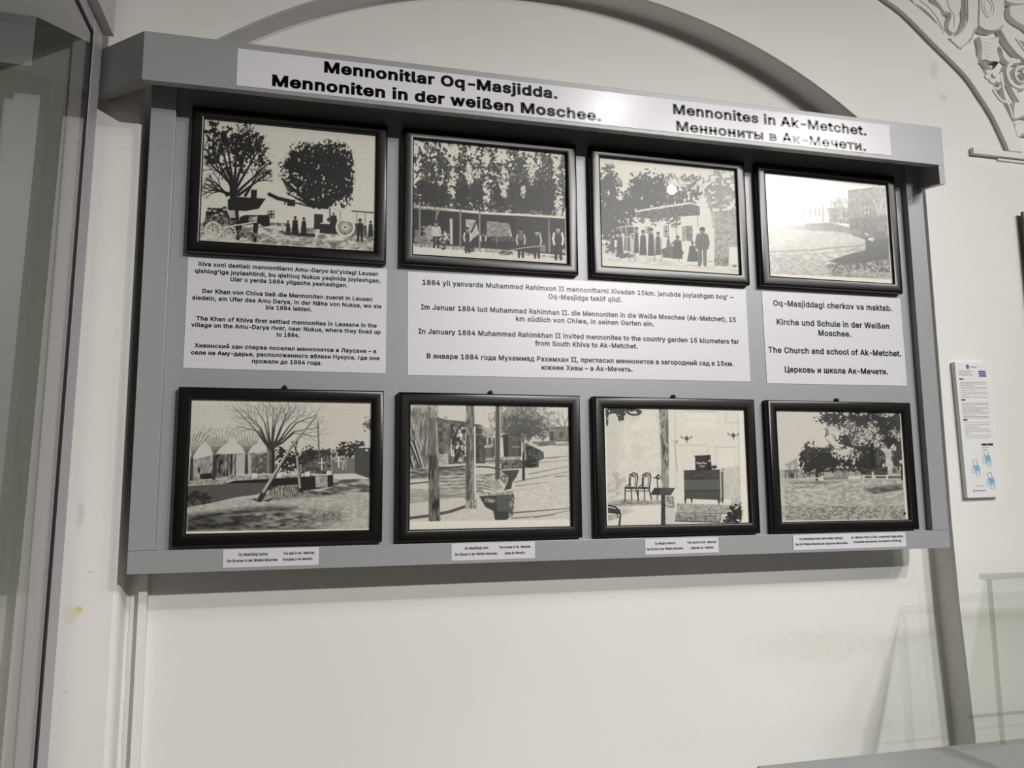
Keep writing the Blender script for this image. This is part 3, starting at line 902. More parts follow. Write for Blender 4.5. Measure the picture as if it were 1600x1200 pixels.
def print_ditch():
    p = Print([(172, 152), (1358, 172), (1375, 1075), (165, 1100)], .77, 6)
    # left mass of twigs
    p.tex([(170, 190), (370, 160), (380, 640), (170, 650)], .62, .32, 16, .85, soft=40, sy=3)
    for k in range(16):
        x = 180 + k * 13
        p.twig(x, 520 + 40 * math.sin(k), 1.57 + p.rnd.uniform(-.25, .25), 110, 8, .28 if k % 3 else .7, 3, .3, .8)
    p.tex([(172, 380), (262, 640), (172, 650)], .55, .2, 14, sy=3)
    for q in ((170, 440, 250, 640), (200, 430, 262, 630), (172, 550, 200, 645)):
        p.seg(*q, 12, .15)
        p.seg(q[0] + 14, q[1], q[2] + 12, q[3], 9, .72)
    # houses
    p.tex([(372, 262), (480, 285), (700, 312), (735, 600), (390, 610)], .22, .42, 26)
    p.line([(372, 262), (440, 280), (590, 296), (710, 325)], 12, .3)
    p.poly([(425, 248), (452, 248), (452, 272), (425, 272)], .6)
    p.poly([(476, 300), (500, 305), (480, 480), (465, 480)], .14)
    p.tex([(495, 325), (592, 332), (598, 585), (490, 590), (472, 480)], .14, .82, 15, sy=2, hard=1.5)
    p.tex([(385, 535), (455, 525), (462, 605), (388, 610)], .7, .55, 16)
    p.tex([(705, 330), (790, 345), (800, 560), (735, 600), (715, 480)], .5, .7, 18)
    p.poly([(722, 485), (790, 480), (800, 555), (730, 560)], .3)
    for q in ((722, 405, 740, 465), (755, 410, 775, 462), (792, 412, 804, 545)):
        p.poly([(q[0], q[1]), (q[2], q[1]), (q[2], q[3]), (q[0], q[3])], .22)
    p.poly([(838, 305), (895, 345), (895, 375), (850, 385)], .80)
    p.poly([(862, 385), (1000, 380), (1000, 552), (872, 555)], .15)
    p.poly([(905, 395), (985, 395), (985, 545), (905, 550)], .30)
    p.seg(935, 478, 990, 478, 5, .7)
    p.poly([(652, 340), (715, 345), (712, 380), (660, 380)], .2)
    p.tex([(660, 390), (720, 390), (730, 600), (660, 600)], .12, .28, 16)
    # crown of the thin tree
    p.foliage(1010, 270, 240, 150, .42, 20, .40, 6, .6, 4)
    p.foliage(1020, 340, 180, 110, .22, 16, .46, 16, .7, 4)
    for k in range(30):
        q = .15 + k * .095
        p.twig(1015 + 40 * math.cos(q), 410 - 40 * math.sin(q), q, 75, 7, .24, 3, .4, .85)
    p.tex([(1030, 450), (1165, 510), (1125, 620), (1035, 635)], .1, .3, 14)
    p.poly([(1125, 515), (1165, 512), (1176, 612), (1128, 620)], .3)
    p.line([(1060, 447), (1105, 475), (1165, 512)], 10, .72)
    p.tex([(1080, 440), (1250, 430), (1258, 465), (1130, 475)], .5, .35, 16)
    p.tex([(1205, 330), (1355, 322), (1355, 440), (1210, 440)], .5, .36, 20)
    p.window(1285, 366, 1313, 405, .12, .4)
    p.poly([(1213, 365), (1242, 365), (1242, 430), (1213, 430)], .25)
    p.poly([(1212, 308), (1245, 308), (1245, 324), (1212, 324)], .55)
    p.twig(1345, 430, 1.9, 80, 16, .38, 4, .45)
    p.poly([(1255, 455), (1362, 442), (1362, 470), (1255, 472)], .55)
    # yard and banks
    p.poly([(168, 650), (390, 610), (600, 600), (735, 605), (850, 640), (1000, 640), (1180, 560), (1362, 470), (1372, 1020), (166, 1035)], .75)
    p.tex([(168, 645), (420, 620), (640, 640), (640, 690), (168, 720)], .62, .25, 18, .9, soft=14, sx=3)
    p.tex([(730, 560), (990, 545), (1000, 600), (735, 605)], .72, .45, 14)
    p.line([(735, 585), (1000, 575)], 6, .2)
    p.tex([(850, 590), (1130, 570), (1130, 630), (850, 645)], .1, .4, 14, .9)
    p.ell(1070, 600, 50, 34, .1)
    p.line([(390, 640), (560, 622), (760, 628), (850, 645)], 10, .16)
    p.line([(170, 752), (320, 738), (560, 700), (800, 682)], 9, .22)
    p.tex([(390, 690), (800, 680), (870, 790), (690, 800), (390, 800)], .72, .44, 18, .8, sx=2)
    for k in range(9):
        y = 690 + k * 13
        p.line([(400, y + 8), (600, y), (720, y + 6), (780 + k * 4, y + 40 - k * 2), (850, 775)], 5, .34 if k % 2 else .74, .8)
    p.line([(170, 845), (390, 840), (590, 830)], 8, .35, .7)
    p.line([(395, 850), (500, 842), (600, 856)], 7, .28)
    p.tex([(170, 790), (590, 800), (590, 850), (170, 900)], .62, .45, 14, .6, sx=3)
    for (a, b, c, d, w, t) in ((1180, 562, 1362, 545, 9, .35), (1060, 680, 1362, 620, 8, .4), (950, 740, 1362, 660, 9, .42), (960, 770, 1200, 740, 7, .4), (930, 970, 1368, 935, 12, .3), (930, 1010, 1250, 985, 10, .36), (1100, 1005, 1370, 950, 9, .4), (1080, 600, 1362, 575, 7, .45), (960, 805, 1130, 780, 7, .45), (1250, 700, 1362, 690, 10, .45)):
        p.seg(a, b, c, d, w, t, w * .5, .8)
    p.tex([(960, 800), (1365, 740), (1370, 930), (940, 960)], .80, .70, 16, .7)
    p.tex([(400, 950), (780, 950), (800, 1025), (400, 1028)], .80, .68, 14, .5)
    p.line([(168, 1008), (320, 990), (470, 960), (595, 918)], 22, .30)
    # ditch with the little dam
    p.poly([(845, 655), (985, 648), (965, 700), (935, 740), (925, 790), (870, 802), (900, 740), (905, 700)], .22)
    p.tex([(845, 660), (905, 700), (890, 770), (845, 720)], .7, .25, 12)
    p.poly([(688, 845), (945, 828), (938, 940), (915, 1000), (890, 1022), (806, 1022), (792, 955), (735, 925)], .20)
    p.poly([(818, 838), (920, 832), (925, 955), (822, 958)], .30)
    p.tex([(725, 860), (810, 865), (805, 892), (735, 890)], .3, .7, 10)
    p.tex([(920, 830), (950, 850), (938, 990), (905, 1010)], .15, .6, 12, .9)
    p.tex([(665, 812), (800, 820), (945, 800), (945, 828), (800, 838), (690, 838)], .78, .4, 10)
    p.ring(690, 825, 28, 7, .3, 1, 22, math.pi, 2 * math.pi)
    # trunks
    p.tex([(305, 260), (372, 260), (380, 560), (312, 560)], .42, .3, 14, .8, soft=20, sy=4)
    p.tex([(312, 540), (385, 540), (400, 1030), (315, 1032)], .13, .42, 15, 1, sy=5, hard=1.4)
    p.seg(372, 300, 380, 560, 12, .66, None, .7)
    p.tex([(592, 155), (650, 155), (668, 935), (588, 935)], .30, .55, 15, 1, sy=4, hard=1.2)
    p.seg(655, 330, 660, 900, 12, .80)
    p.seg(604, 400, 602, 900, 26, .24, None, .7)
    p.tex([(590, 870), (668, 870), (670, 940), (582, 935)], .72, .3, 10, .8, sy=3)
    p.seg(826, 165, 824, 705, 30, .28, 36)
    p.seg(842, 165, 846, 560, 7, .7)
    p.seg(1018, 425, 1017, 718, 16, .14, 20)
    p.seg(1022, 430, 1012, 520, 6, .74)
    p.poly([(164, 1034), (1374, 1018), (1376, 1078), (163, 1104)], .84)
    # faint reflections in the glass, painted into the print as pale streaks
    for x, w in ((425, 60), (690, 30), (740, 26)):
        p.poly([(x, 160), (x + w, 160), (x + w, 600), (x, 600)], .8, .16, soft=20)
    return p.finish()


def print_interior():
    p = Print([(175, 135), (1300, 155), (1350, 1055), (195, 1083)], .80, 7)
    p.tex([(175, 140), (620, 150), (640, 880), (200, 900)], .82, .74, 60, .6)
    p.poly([(195, 150), (300, 200), (300, 850), (215, 900)], .72, .5, soft=30)
    p.foliage(280, 740, 70, 120, .55, 26, .6, 3, .5, 3)
    # floor
    p.poly([(215, 905), (420, 872), (640, 885), (640, 1070), (215, 1075)], .81)
    p.tex([(215, 890), (330, 868), (640, 880), (640, 905), (320, 920), (215, 915)], .3, .6, 14, .8, soft=20, sx=3)
    p.tex([(310, 930), (420, 960), (330, 990)], .45, .65, 14, .5, soft=30)
    # lace curtain
    p.foliage(330, 150, 150, 40, .10, 14, .42, 5)
    p.ring(330, 170, 36, 10, .12, 1, 26, math.pi, 2 * math.pi)
    p.ring(425, 175, 50, 14, .12, 1, 24, 0, math.pi)
    p.foliage(320, 210, 26, 42, .12, 9, .5, 6)
    p.foliage(208, 210, 16, 70, .12, 9, .5, 7)
    p.foliage(460, 180, 26, 26, .12, 9, .52, 8)
    p.line([(235, 190), (270, 165), (300, 215), (322, 240), (345, 200), (380, 160)], 10, .14)
    # panelling lines
    for q in ((770, 440, 1000, 436), (1080, 455, 1240, 452), (830, 170, 1080, 175), (1140, 260, 1300, 258), (830, 240, 1070, 245)):
        p.seg(*q, 8, .70)
    for q in ((750, 160, 760, 780), (1010, 440, 1015, 520), (1075, 440, 1080, 620), (1150, 170, 1155, 250), (1245, 200, 1270, 860)):
        p.seg(*q, 7, .72)
    p.tex([(1130, 620), (1260, 600), (1270, 860), (1140, 860)], .70, .62, 30, .6)
    p.poly([(840, 190), (1070, 195), (1070, 300), (845, 300)], .85, .5, soft=20)
    p.poly([(1090, 470), (1210, 468), (1210, 600), (1100, 600)], .84, .4, soft=16)
    # column
    p.tex([(614, 150), (696, 152), (702, 775), (640, 775)], .62, .36, 18, 1, sy=3, hard=1.4)
    p.tex([(636, 150), (676, 152), (684, 775), (655, 775)], .55, .18, 20, .8, sy=2.5, hard=1.6)
    p.seg(618, 160, 640, 770, 10, .76)
    p.seg(740, 400, 770, 640, 5, .5)
    p.line([(758, 400), (762, 425), (770, 400)], 5, .4)
    # dresser with box
    p.poly([(1100, 640), (1136, 650), (1140, 862), (1108, 890)], .40)
    p.seg(1112, 650, 1118, 870, 9, .7)
    p.seg(1125, 650, 1130, 865, 5, .2)
    p.poly([(820, 638), (1104, 632), (1112, 870), (826, 860)], .24)
    p.tex([(822, 640), (1104, 635), (1104, 705), (822, 710)], .12, .26, 18, .8, sx=4)
    p.poly([(824, 712), (1106, 708), (1108, 785), (826, 790)], .32, .8, soft=8)
    p.line([(824, 800), (1108, 795)], 6, .14)
    p.line([(822, 640), (1104, 634)], 9, .14)
    p.poly([(910, 525), (1028, 520), (1042, 635), (912, 640)], .14)
    p.poly([(1000, 522), (1030, 520), (1044, 630), (1004, 640)], .08)
    p.seg(905, 524, 1030, 519, 9, .1)
    p.line([(922, 580), (930, 570), (938, 586), (950, 578), (962, 584), (975, 572), (988, 584), (1002, 576)], 6, .78)
    p.line([(950, 604), (960, 600), (970, 606), (984, 602)], 6, .75)
    p.ell(1022, 560, 6, 9, .8)
    p.ell(1062, 610, 22, 14, .15)
    p.ell(1128, 632, 10, 10, .5)
    for x, y in ((833, 862), (882, 858), (1098, 868), (1128, 858)):
        p.seg(x, y, x + 2, y + 34, 16, .12, 8)
    # steps and rugs
    p.tex([(766, 898), (1195, 910), (1195, 975), (760, 972)], .66, .5, 14, 1)
    p.tex([(752, 980), (1125, 985), (1112, 1048), (752, 1040)], .62, .36, 12, 1)
    p.line([(752, 1038), (1112, 1048)], 9, .24)
    p.line([(762, 974), (1195, 978)], 8, .38)
    p.poly([(640, 885), (752, 900), (752, 1060), (640, 1065)], .74)
    p.tex([(680, 840), (740, 840), (748, 935), (672, 930)], .72, .42, 14)
    p.tex([(1195, 850), (1270, 850), (1275, 950), (1195, 950)], .7, .5, 14, .7)
    # sconces
    for x, y in ((842, 384), (1212, 360)):
        p.ell(x, y, 14, 18, .22)
        p.seg(x, y + 10, x + 2, y + 32, 7, .3)
        p.line([(x - 44, y - 14), (x - 26, y), (x, y - 6), (x + 26, y + 2), (x + 38, y - 10)], 6, .34)
        p.ell(x - 42, y - 12, 6, 7, .3)
        p.ell(x + 38, y - 10, 6, 7, .3)
    # bentwood chairs
    B = .09
    for dx in (0, 104):
        x = dx
        P = [(386 + x, 768), (386 + x, 700), (392 + x, 672), (418 + x, 656), (446 + x, 662), (453 + x, 690), (440 + x, 790), (460 + x, 868)]
        p.line(P, 9, B)
        p.line([(396 + x, 760), (392 + x, 710), (412 + x, 680), (436 + x, 690), (430 + x, 762)], 6, B)
        p.ring(420 + x, 690, 34, 6, B, 1, 18, math.pi, 2 * math.pi)
        p.line([(352 + x, 772), (380 + x, 750)], 7, B)
        p.ell(398 + x, 776, 48, 9, B)
        p.line([(352 + x, 775), (352 + x, 880)], 9, B)
        p.line([(402 + x, 780), (404 + x, 872)], 8, B)
        p.line([(358 + x, 800), (444 + x, 798)], 6, B)
    p.line([(608, 870), (614, 780), (606, 690), (622, 668)], 8, B)
    p.line([(580, 695), (622, 696)], 8, B)
    p.ring(618, 690, 16, 6, B)
    # lectern
    p.seg(656, 835, 656, 1062, 30, .13, 34)
    p.tex([(640, 840), (672, 840), (676, 1060), (642, 1062)], .1, .3, 14, .6, sy=3)
    p.poly([(586, 774), (752, 775), (716, 834), (552, 830)], .14)
    p.poly([(640, 778), (748, 778), (714, 830), (625, 828)], .24)
    # chair in the corner
    p.poly([(215, 930), (290, 945), (310, 985), (215, 975)], .2)
    p.line([(215, 915), (270, 925), (306, 955), (314, 990), (306, 1072)], 14, B)
    p.line([(215, 945), (262, 955), (290, 985), (296, 1010)], 9, B)
    p.line([(215, 968), (300, 975)], 9, B)
    p.tex([(215, 990), (290, 985), (300, 1020), (215, 1040)], .6, .35, 20, .6)
    # dark plant at lower right
    p.foliage(1235, 985, 60, 80, .10, 13, .44, 9)
    p.foliage(1170, 1030, 60, 30, .12, 11, .5, 10)
    p.line([(1275, 890), (1250, 950), (1275, 1040)], 9, .14)
    p.poly([(178, 138), (196, 138), (216, 1080), (194, 1084)], .86)
    p.poly([(1262, 156), (1300, 156), (1350, 1056), (1285, 1056)], .84, .8)
    return p.finish(lite=.89)


def print_village():
    p = Print([(150, 145), (1195, 165), (1255, 1048), (195, 1078)], .80, 8)
    p.poly([(180, 640), (640, 640), (900, 640), (1200, 640), (1230, 1055), (195, 1070)], .66)
    D = .12
    # distant houses
    p.foliage(310, 600, 80, 50, .55, 14, .6, 3, .8)
    p.tex([(185, 645), (370, 632), (378, 706), (188, 716)], .34, .55, 14)
    for x in (200, 225, 250, 320, 345):
        p.seg(x, 665, x + 2, 710, 8, .7)
    p.poly([(275, 668), (305, 668), (308, 706), (278, 706)], .22)
    p.tex([(380, 660), (560, 650), (560, 705), (380, 706)], .3, .7, 14)
    p.tex([(640, 630), (740, 622), (790, 660), (780, 700), (640, 700)], .62, .45, 16)
    p.tex([(760, 655), (860, 650), (860, 690), (770, 690)], .5, .75, 14)
    p.window(812, 650, 832, 680, .2, .7)
    # small tree on the left of centre
    p.foliage(440, 440, 60, 50, .28, 13, .68, 1)
    p.foliage(600, 470, 50, 40, .32, 13, .68, 2)
    p.foliage(470, 560, 110, 100, D, 15, .38, 4)
    p.foliage(570, 570, 120, 95, D, 15, .32, 5)
    p.foliage(420, 620, 50, 50, D, 13, .46, 6)
    p.foliage(410, 500, 45, 55, .2, 13, .6, 7)
    for k in range(24):
        p.twig(400 + k * 11, 500, 1.57 + p.rnd.uniform(-.6, .6), 28, 5, .25, 1, .6, .8)
    p.seg(495, 650, 500, 755, 22, .15, 20)
    p.foliage(580, 350, 22, 28, .4, 9, .66, 8)
    # large tree from the right
    p.foliage(770, 580, 110, 70, D, 14, .40, 9)
    p.foliage(940, 560, 110, 120, .13, 16, .22, 10)
    p.foliage(640, 210, 150, 60, .2, 14, .56, 11)
    p.foliage(700, 260, 110, 60, .2, 13, .60, 12)
    p.foliage(850, 230, 200, 110, .16, 16, .42, 13)
    p.foliage(1080, 270, 170, 170, .13, 17, .32, 14)
    p.foliage(780, 410, 120, 80, .18, 14, .54, 15)
    p.foliage(880, 470, 80, 70, .16, 13, .52, 16)
    p.foliage(900, 360, 140, 90, .2, 14, .58, 17)
    p.foliage(1150, 220, 80, 90, .2, 14, .5, 18)
    p.poly([(960, 200), (1060, 170), (1080, 330), (980, 380)], .14, .6, soft=40)
    for i, (gx, gy, rx, ry) in enumerate([(760, 290, 70, 40), (900, 340, 90, 40), (860, 400, 60, 30), (1000, 410, 70, 40), (740, 190, 30, 20), (860, 170, 60, 16), (1140, 360, 40, 40), (960, 290, 40, 40), (1090, 180, 60, 20), (700, 500, 60, 40), (820, 520, 40, 30), (640, 300, 50, 30)]):
        p.foliage(gx, gy, rx * 1.3, ry * 1.4, .76, 10, .60, 140 + i, .9, 7, .5)
    for k in range(40):
        p.twig(560 + k * 15, 300 + 90 * math.sin(k * 1.7), -1.2 + p.rnd.uniform(-1, 1), 26, 6, .2, 1, .8, .8)
    p.seg(955, 430, 955, 650, 22, .07, 18)
    p.line([(1070, 380), (1130, 400), (1185, 440)], 40, .14)
    p.foliage(1090, 400, 70, 40, .14, 12, .5, 19)
    p.foliage(1165, 540, 50, 110, .22, 16, .3, 20)
    p.foliage(1010, 530, 30, 80, .3, 13, .56, 21)
    p.foliage(1080, 520, 60, 50, .62, 12, .6, 22, .6)
    p.tex([(880, 640), (1080, 610), (1080, 680), (880, 685)], .14, .3, 14)
    # monument, fences, garden walls
    p.poly([(1060, 570), (1122, 572), (1126, 600), (1108, 612), (1112, 668), (1096, 668), (1092, 610), (1066, 600)], .74)
    p.tex([(1115, 620), (1170, 610), (1180, 665), (1115, 665)], .2, .7, 10)
    p.line([(880, 684), (1190, 684)], 7, .76)
    p.line([(880, 712), (1195, 712)], 7, .72)
    p.poly([(890, 690), (1190, 690), (1190, 708), (890, 708)], .35)
    for x in (885, 958, 975, 1075):
        p.poly([(x - 8, 655 if x == 958 else 682), (x + 8, 655 if x == 958 else 682), (x + 8, 716), (x - 8, 716)], .80)
    p.poly([(756, 690), (856, 688), (858, 716), (756, 716)], .80)
    p.poly([(555, 702), (756, 694), (756, 714), (555, 722)], .48)
    p.poly([(508, 702), (550, 700), (550, 724), (508, 726)], .80)
    p.line([(190, 722), (370, 716), (500, 708)], 10, .78)
    for k in range(20):
        p.seg(196 + k * 9, 712, 196 + k * 9, 748, 3, .5)
    p.seg(358, 640, 362, 745, 7, .78)
    p.seg(1195, 640, 1202, 815, 16, .12, 10)
    p.seg(1208, 750, 1212, 820, 10, .82)
    # meadow
    p.tex([(190, 730), (1205, 722), (1225, 1050), (200, 1070)], .78, .58, 12, .85, sx=2.5, hard=1.2)
    p.tex([(200, 940), (1220, 930), (1226, 1050), (200, 1066)], .7, .36, 9, .7, sx=2, hard=1.6, seed=9)
    p.tex([(240, 742), (500, 735), (720, 738), (560, 755), (300, 752)], .35, .55, 10, .8, soft=8, sx=4)
    p.tex([(290, 792), (420, 772), (520, 775), (380, 792)], .4, .6, 10, .7, soft=8, sx=3)
    p.tex([(860, 800), (1000, 775), (1195, 755), (1200, 800), (1050, 825), (980, 838)], .22, .45, 12, .92, soft=10, sx=3)
    p.poly([(150, 145), (205, 146), (240, 1066), (195, 1080)], .80, .55, soft=8)
    p.poly([(1180, 160), (1196, 160), (1256, 1050), (1226, 1052)], .86)
    p.poly([(195, 1058), (1256, 1040), (1256, 1052), (195, 1082)], .84)
    p.ell(1218, 995, 10, 14, .15)
    return p.finish(lite=.82)


# ------------------------------------------------------------------ the room
from mathutils.geometry import tessellate_polygon


def arc_pts(cx, cz, r, a0, a1, n):
    return [(cx + r * math.cos(a0 + (a1 - a0) * i / n), cz + r * math.sin(a0 + (a1 - a0) * i / n)) for i in range(n + 1)]


NX0, NX1, NZ0, ND = -0.0255, 1.548, 0.45, 0.058         # niche: sides, foot, depth


def niche_outline(grow=0.0, left=None):
    cx, cz, r = 0.7395, 1.3648, 1.1036
    r -= grow
    x0, x1 = NX0 + (grow if left is None else left), NX1 - grow
    aL = math.acos((x0 - cx) / r)
    aR = math.acos((x1 - cx) / r)
    top = arc_pts(cx, cz, r, aL, aR, 40)
    return [(x1 + 0.022, NZ0 + grow), (x1 + 0.012, 1.0), (x1 + 0.002, 1.25)][::-1][:0] + [(x0 - 0.004, NZ0 + grow), (x0 - 0.001, 1.1), (x0, 1.35)] + top + [(x1, 1.40), (x1 + 0.004, 1.22), (x1 + 0.016, 0.98), (x1 + 0.020, NZ0 + grow)]


def build_wall_back():
    bm = bmesh.new()
    out = niche_outline()
    # wall face with the niche opening cut out
    rect = [(-2.4, 0.0), (4.6, 0.0), (4.6, 3.4), (-2.4, 3.9)]
    vo = [bm.verts.new((x, 0.0, z)) for x, z in out]
    vr = [bm.verts.new((x, 0.0, z)) for x, z in rect]
    eds = [bm.edges.new((vo[i], vo[(i + 1) % len(vo)])) for i in range(len(vo))]
    eds += [bm.edges.new((vr[i], vr[(i + 1) % 4])) for i in range(4)]
    bmesh.ops.triangle_fill(bm, use_beauty=True, use_dissolve=False, edges=eds)
    # reveal, a thin inner step, and the back of the niche
    rings = [vo]
    for g, lf, y in ((0.0006, 0.0035, 0.0018), (0.0014, 0.0068, 0.0062), (0.0016, 0.0085, 0.0140), (0.0020, 0.0090, ND - 0.004), (0.0060, 0.0120, ND)):
        o = niche_outline(g, lf)
        rings.append([bm.verts.new((x, y, z)) for x, z in o])
    for a, b in zip(rings[:-1], rings[1:]):
        n = len(a)
        for i in range(n):
            bm.faces.new((a[i], a[(i + 1) % n], b[(i + 1) % n], b[i]))
    bm.faces.new(rings[-1])
    # outer shell so the wall has thickness
    vb = [bm.verts.new((x, 0.30, z)) for x, z in rect]
    for i in range(4):
        bm.faces.new((vr[i], vr[(i + 1) % 4], vb[(i + 1) % 4], vb[i]))
    bm.faces.new(vb)
    bmesh.ops.recalc_face_normals(bm, faces=bm.faces)
    me = bpy.data.meshes.new('wall_back')
    bm.to_mesh(me)
    bm.free()
    me.materials.append(M['plaster'])
    o = bpy.data.objects.new('wall_back', me)
    COL.objects.link(o)
    tag(o, kind='structure')


build_wall_back()
tag(Mesh().box(-2.5, 4.7, -6.5, 0.3, -0.1, 0.0).build('floor', M['floor']), kind='structure')
tag(Mesh().box(-2.5, 4.7, -6.5, 0.3, 3.9, 4.0).build('ceiling', M['room']), kind='structure')
tag(Mesh().box(-2.5, -2.4, -6.4, 0.0, 0.0, 3.9).build('wall_left', M['room']), kind='structure')
tag(Mesh().box(4.6, 4.7, -6.4, 0.0, 0.0, 3.9).build('wall_right', M['room']), kind='structure')
tag(Mesh().box(-2.5, 4.7, -6.5, -6.4, 0.0, 3.9).build('wall_front', M['room']), kind='structure')

# big blind arch: raised plaster moulding band
half_in = [(0.7395, 2.742), (0.90, 2.730), (1.05, 2.700), (1.20, 2.662), (1.32, 2.614), (1.40, 2.578), (1.4737, 2.537), (1.5219, 2.509), (1.5893, 2.4527), (1.6691, 2.3865), (1.7077, 2.3375), (1.7381, 2.292), (1.7667, 2.2296), (1.7705, 2.2158)]
half_out = [(0.7395, 2.800), (0.92, 2.787), (1.08, 2.752), (1.24, 2.712), (1.37, 2.660), (1.46, 2.600), (1.528, 2.548), (1.581, 2.5132), (1.662, 2.450), (1.7255, 2.389), (1.763, 2.332), (1.800, 2.256), (1.810, 2.2158)]
AX = 0.7395          # the arch is symmetric about the niche axis
inner = [(2 * AX - x, z) for x, z in half_in[:0:-1]] + half_in
outer = [(2 * AX - x, z) for x, z in half_out[:0:-1]] + half_out


def band(inner_p, outer_p, y, name, chamfer=0.002):
    a, b = smooth_poly(inner_p, False, 5), smooth_poly(outer_p, False, 5)
    m = Mesh()
    m.prism(a + b[::-1], 'y', 0.0, y)
    return m.build(name, M['plaster_plain'], None, bevel=chamfer)


arch = band(inner, outer, -0.011, 'trim_1')
tag(arch, kind='structure')
# little impost ledge under the arch foot
m = Mesh()
m.prism([(0.0, 2.2000), (-0.011, 2.2000), (-0.011, 2.2135), (-0.009, 2.2150), (0.0, 2.2155)], 'x', 1.6735, 2.12)
m.prism([(0.0, 2.1925), (-0.004, 2.1935), (-0.005, 2.2000), (0.0, 2.2000)], 'x', 1.745, 2.08)
tag(m.build('trim_2', M['plaster_plain'], None, bevel=0.0012), kind='structure')


# carved plaster ornament outside the arch
def raised(poly, h, name, parent, inset=0.003, sm=True, base=0.001):
    p = smooth_poly(poly, True, 4) if sm else poly
    n = len(p)
    area = sum(p[i][0] * p[(i + 1) % n][1] - p[(i + 1) % n][0] * p[i][1] for i in range(n))
    sgn = 1 if area > 0 else -1
    ins = []
    for i in range(n):
        (ax, az), (bx, bz), (cx, cz) = p[i - 1], p[i], p[(i + 1) % n]
        tx, tz = cx - ax, cz - az
        L = math.hypot(tx, tz) + 1e-9
        ins.append((bx - sgn * tz / L * inset, bz + sgn * tx / L * inset))
    m = Mesh()
    v = [(x, base, z) for x, z in p] + [(x, -h * 0.6, z) for x, z in p] + [(x, -h, z) for x, z in ins]
    f = []
    for k in (0, n):
        f += [(k + i, k + (i + 1) % n, k + n + (i + 1) % n, k + n + i) for i in range(n)]
    m.add(v, f)
    tri = tessellate_polygon([[Vector((x, z, 0)) for x, z in ins]])
    m.f += [tuple(2 * n + i for i in t) for t in tri]
    return m.build(name, M['plaster_plain'], parent)


def ribbon(pts, w, h, name, parent, w1=None, inset=0.0025):
    p = smooth_poly(pts, False, 6)
    w1 = w if w1 is None else w1
    L, R = [], []
    n = len(p)
    for i in range(n):
        a, b = p[max(i - 1, 0)], p[min(i + 1, n - 1)]
        tx, tz = b[0] - a[0], b[1] - a[1]
        l = math.hypot(tx, tz) + 1e-9
        hw = (w + (w1 - w) * i / (n - 1)) / 2
        L.append((p[i][0] - tz / l * hw, p[i][1] + tx / l * hw))
        R.append((p[i][0] + tz / l * hw, p[i][1] - tx / l * hw))
    m = Mesh()
    v, f = [], []
    for i in range(n):
        (lx, lz), (rx, rz) = L[i], R[i]
        k = inset / (math.hypot(rx - lx, rz - lz) + 1e-9)
        ax, az, bx, bz = lx + (rx - lx) * k, lz + (rz - lz) * k, rx + (lx - rx) * k, rz + (lz - rz) * k
        v += [(lx, 0.001, lz), (lx, -h * 0.6, lz), (ax, -h, az), (bx, -h, bz), (rx, -h * 0.6, rz), (rx, 0.001, rz)]
    for i in range(n - 1):
        o, q = i * 6, i * 6 + 6
        f += [(o + j, q + j, q + j + 1, o + j + 1) for j in range(5)]
    f += [tuple(range(6)), tuple(range(n * 6 - 1, n * 6 - 7, -1))]
    m.add(v, f)
    return m.build(name, M['plaster_plain'], parent)


relief = tag(empty('stucco_ornament', (0, 0, 0)), 'carved white plaster ornament of straps, leaves and scrolls above the big arch', 'wall ornament')
raised([(1.684, 2.5772), (1.7243, 2.5834), (1.7139, 2.5035), (1.7043, 2.4847), (1.6833, 2.4605), (1.6576, 2.4417), (1.6275, 2.4644), (1.6546, 2.4778), (1.6719, 2.4995), (1.6818, 2.5223)], 0.014, 'strap', relief, 0.003, False)
ribbon([(1.690, 2.575), (1.6865, 2.520), (1.676, 2.496), (1.658, 2.474), (1.634, 2.462)], 0.003, 0.0165, 'strap_fillet', relief, inset=0.0008)
ribbon([(1.704, 2.497), (1.690, 2.468), (1.662, 2.444)], 0.003, 0.0165, 'strap_fillet', relief, inset=0.0008)
raised([(1.7243, 2.5834), (1.797, 2.5946), (1.7869, 2.5218), (1.774, 2.5062), (1.7529, 2.4964), (1.7306, 2.4952), (1.7126, 2.5024)], 0.015, 'panel', relief, 0.003, False)
ribbon([(1.7145, 2.505), (1.7310, 2.4985), (1.7525, 2.4995), (1.7725, 2.509)], 0.003, 0.0172, 'panel_fillet', relief, inset=0.0008)
ring = [(1.7440 + 0.0165 * math.cos(t * math.pi / 10), 2.5555 + 0.026 * math.sin(t * math.pi / 10)) for t in range(21)]
ribbon(ring, 0.0025, 0.0165, 'oval', relief, inset=0.0008)
ring = [(1.7440 + 0.010 * math.cos(t * math.pi / 10), 2.5555 + 0.017 * math.sin(t * math.pi / 10)) for t in range(21)]
ribbon(ring, 0.002, 0.0162, 'oval', relief, inset=0.0008)
raised([(1.774, 2.5062), (1.7869, 2.5218), (1.8103, 2.5093), (1.8234, 2.4856), (1.8394, 2.4661), (1.8597, 2.4452), (1.8569, 2.4213), (1.836, 2.4362), (1.8109, 2.4544), (1.7908, 2.4752), (1.7795, 2.4952)], 0.014, 'strap', relief, 0.003, False)
raised([(1.7161, 2.4825), (1.7425, 2.4822), (1.7723, 2.4903), (1.7728, 2.4747), (1.766, 2.4523), (1.7702, 2.4296), (1.7521, 2.406), (1.7426, 2.399), (1.723, 2.4215), (1.7123, 2.424), (1.7175, 2.4536)], 0.0124, 'cartouche', relief, 0.004)
for k in range(6):
    ribbon([(1.727, 2.470 - k * 0.0085), (1.741, 2.4675 - k * 0.0085), (1.757, 2.472 - k * 0.0085)], 0.0022, 0.0132, 'cartouche_fold', relief, inset=0.0006)
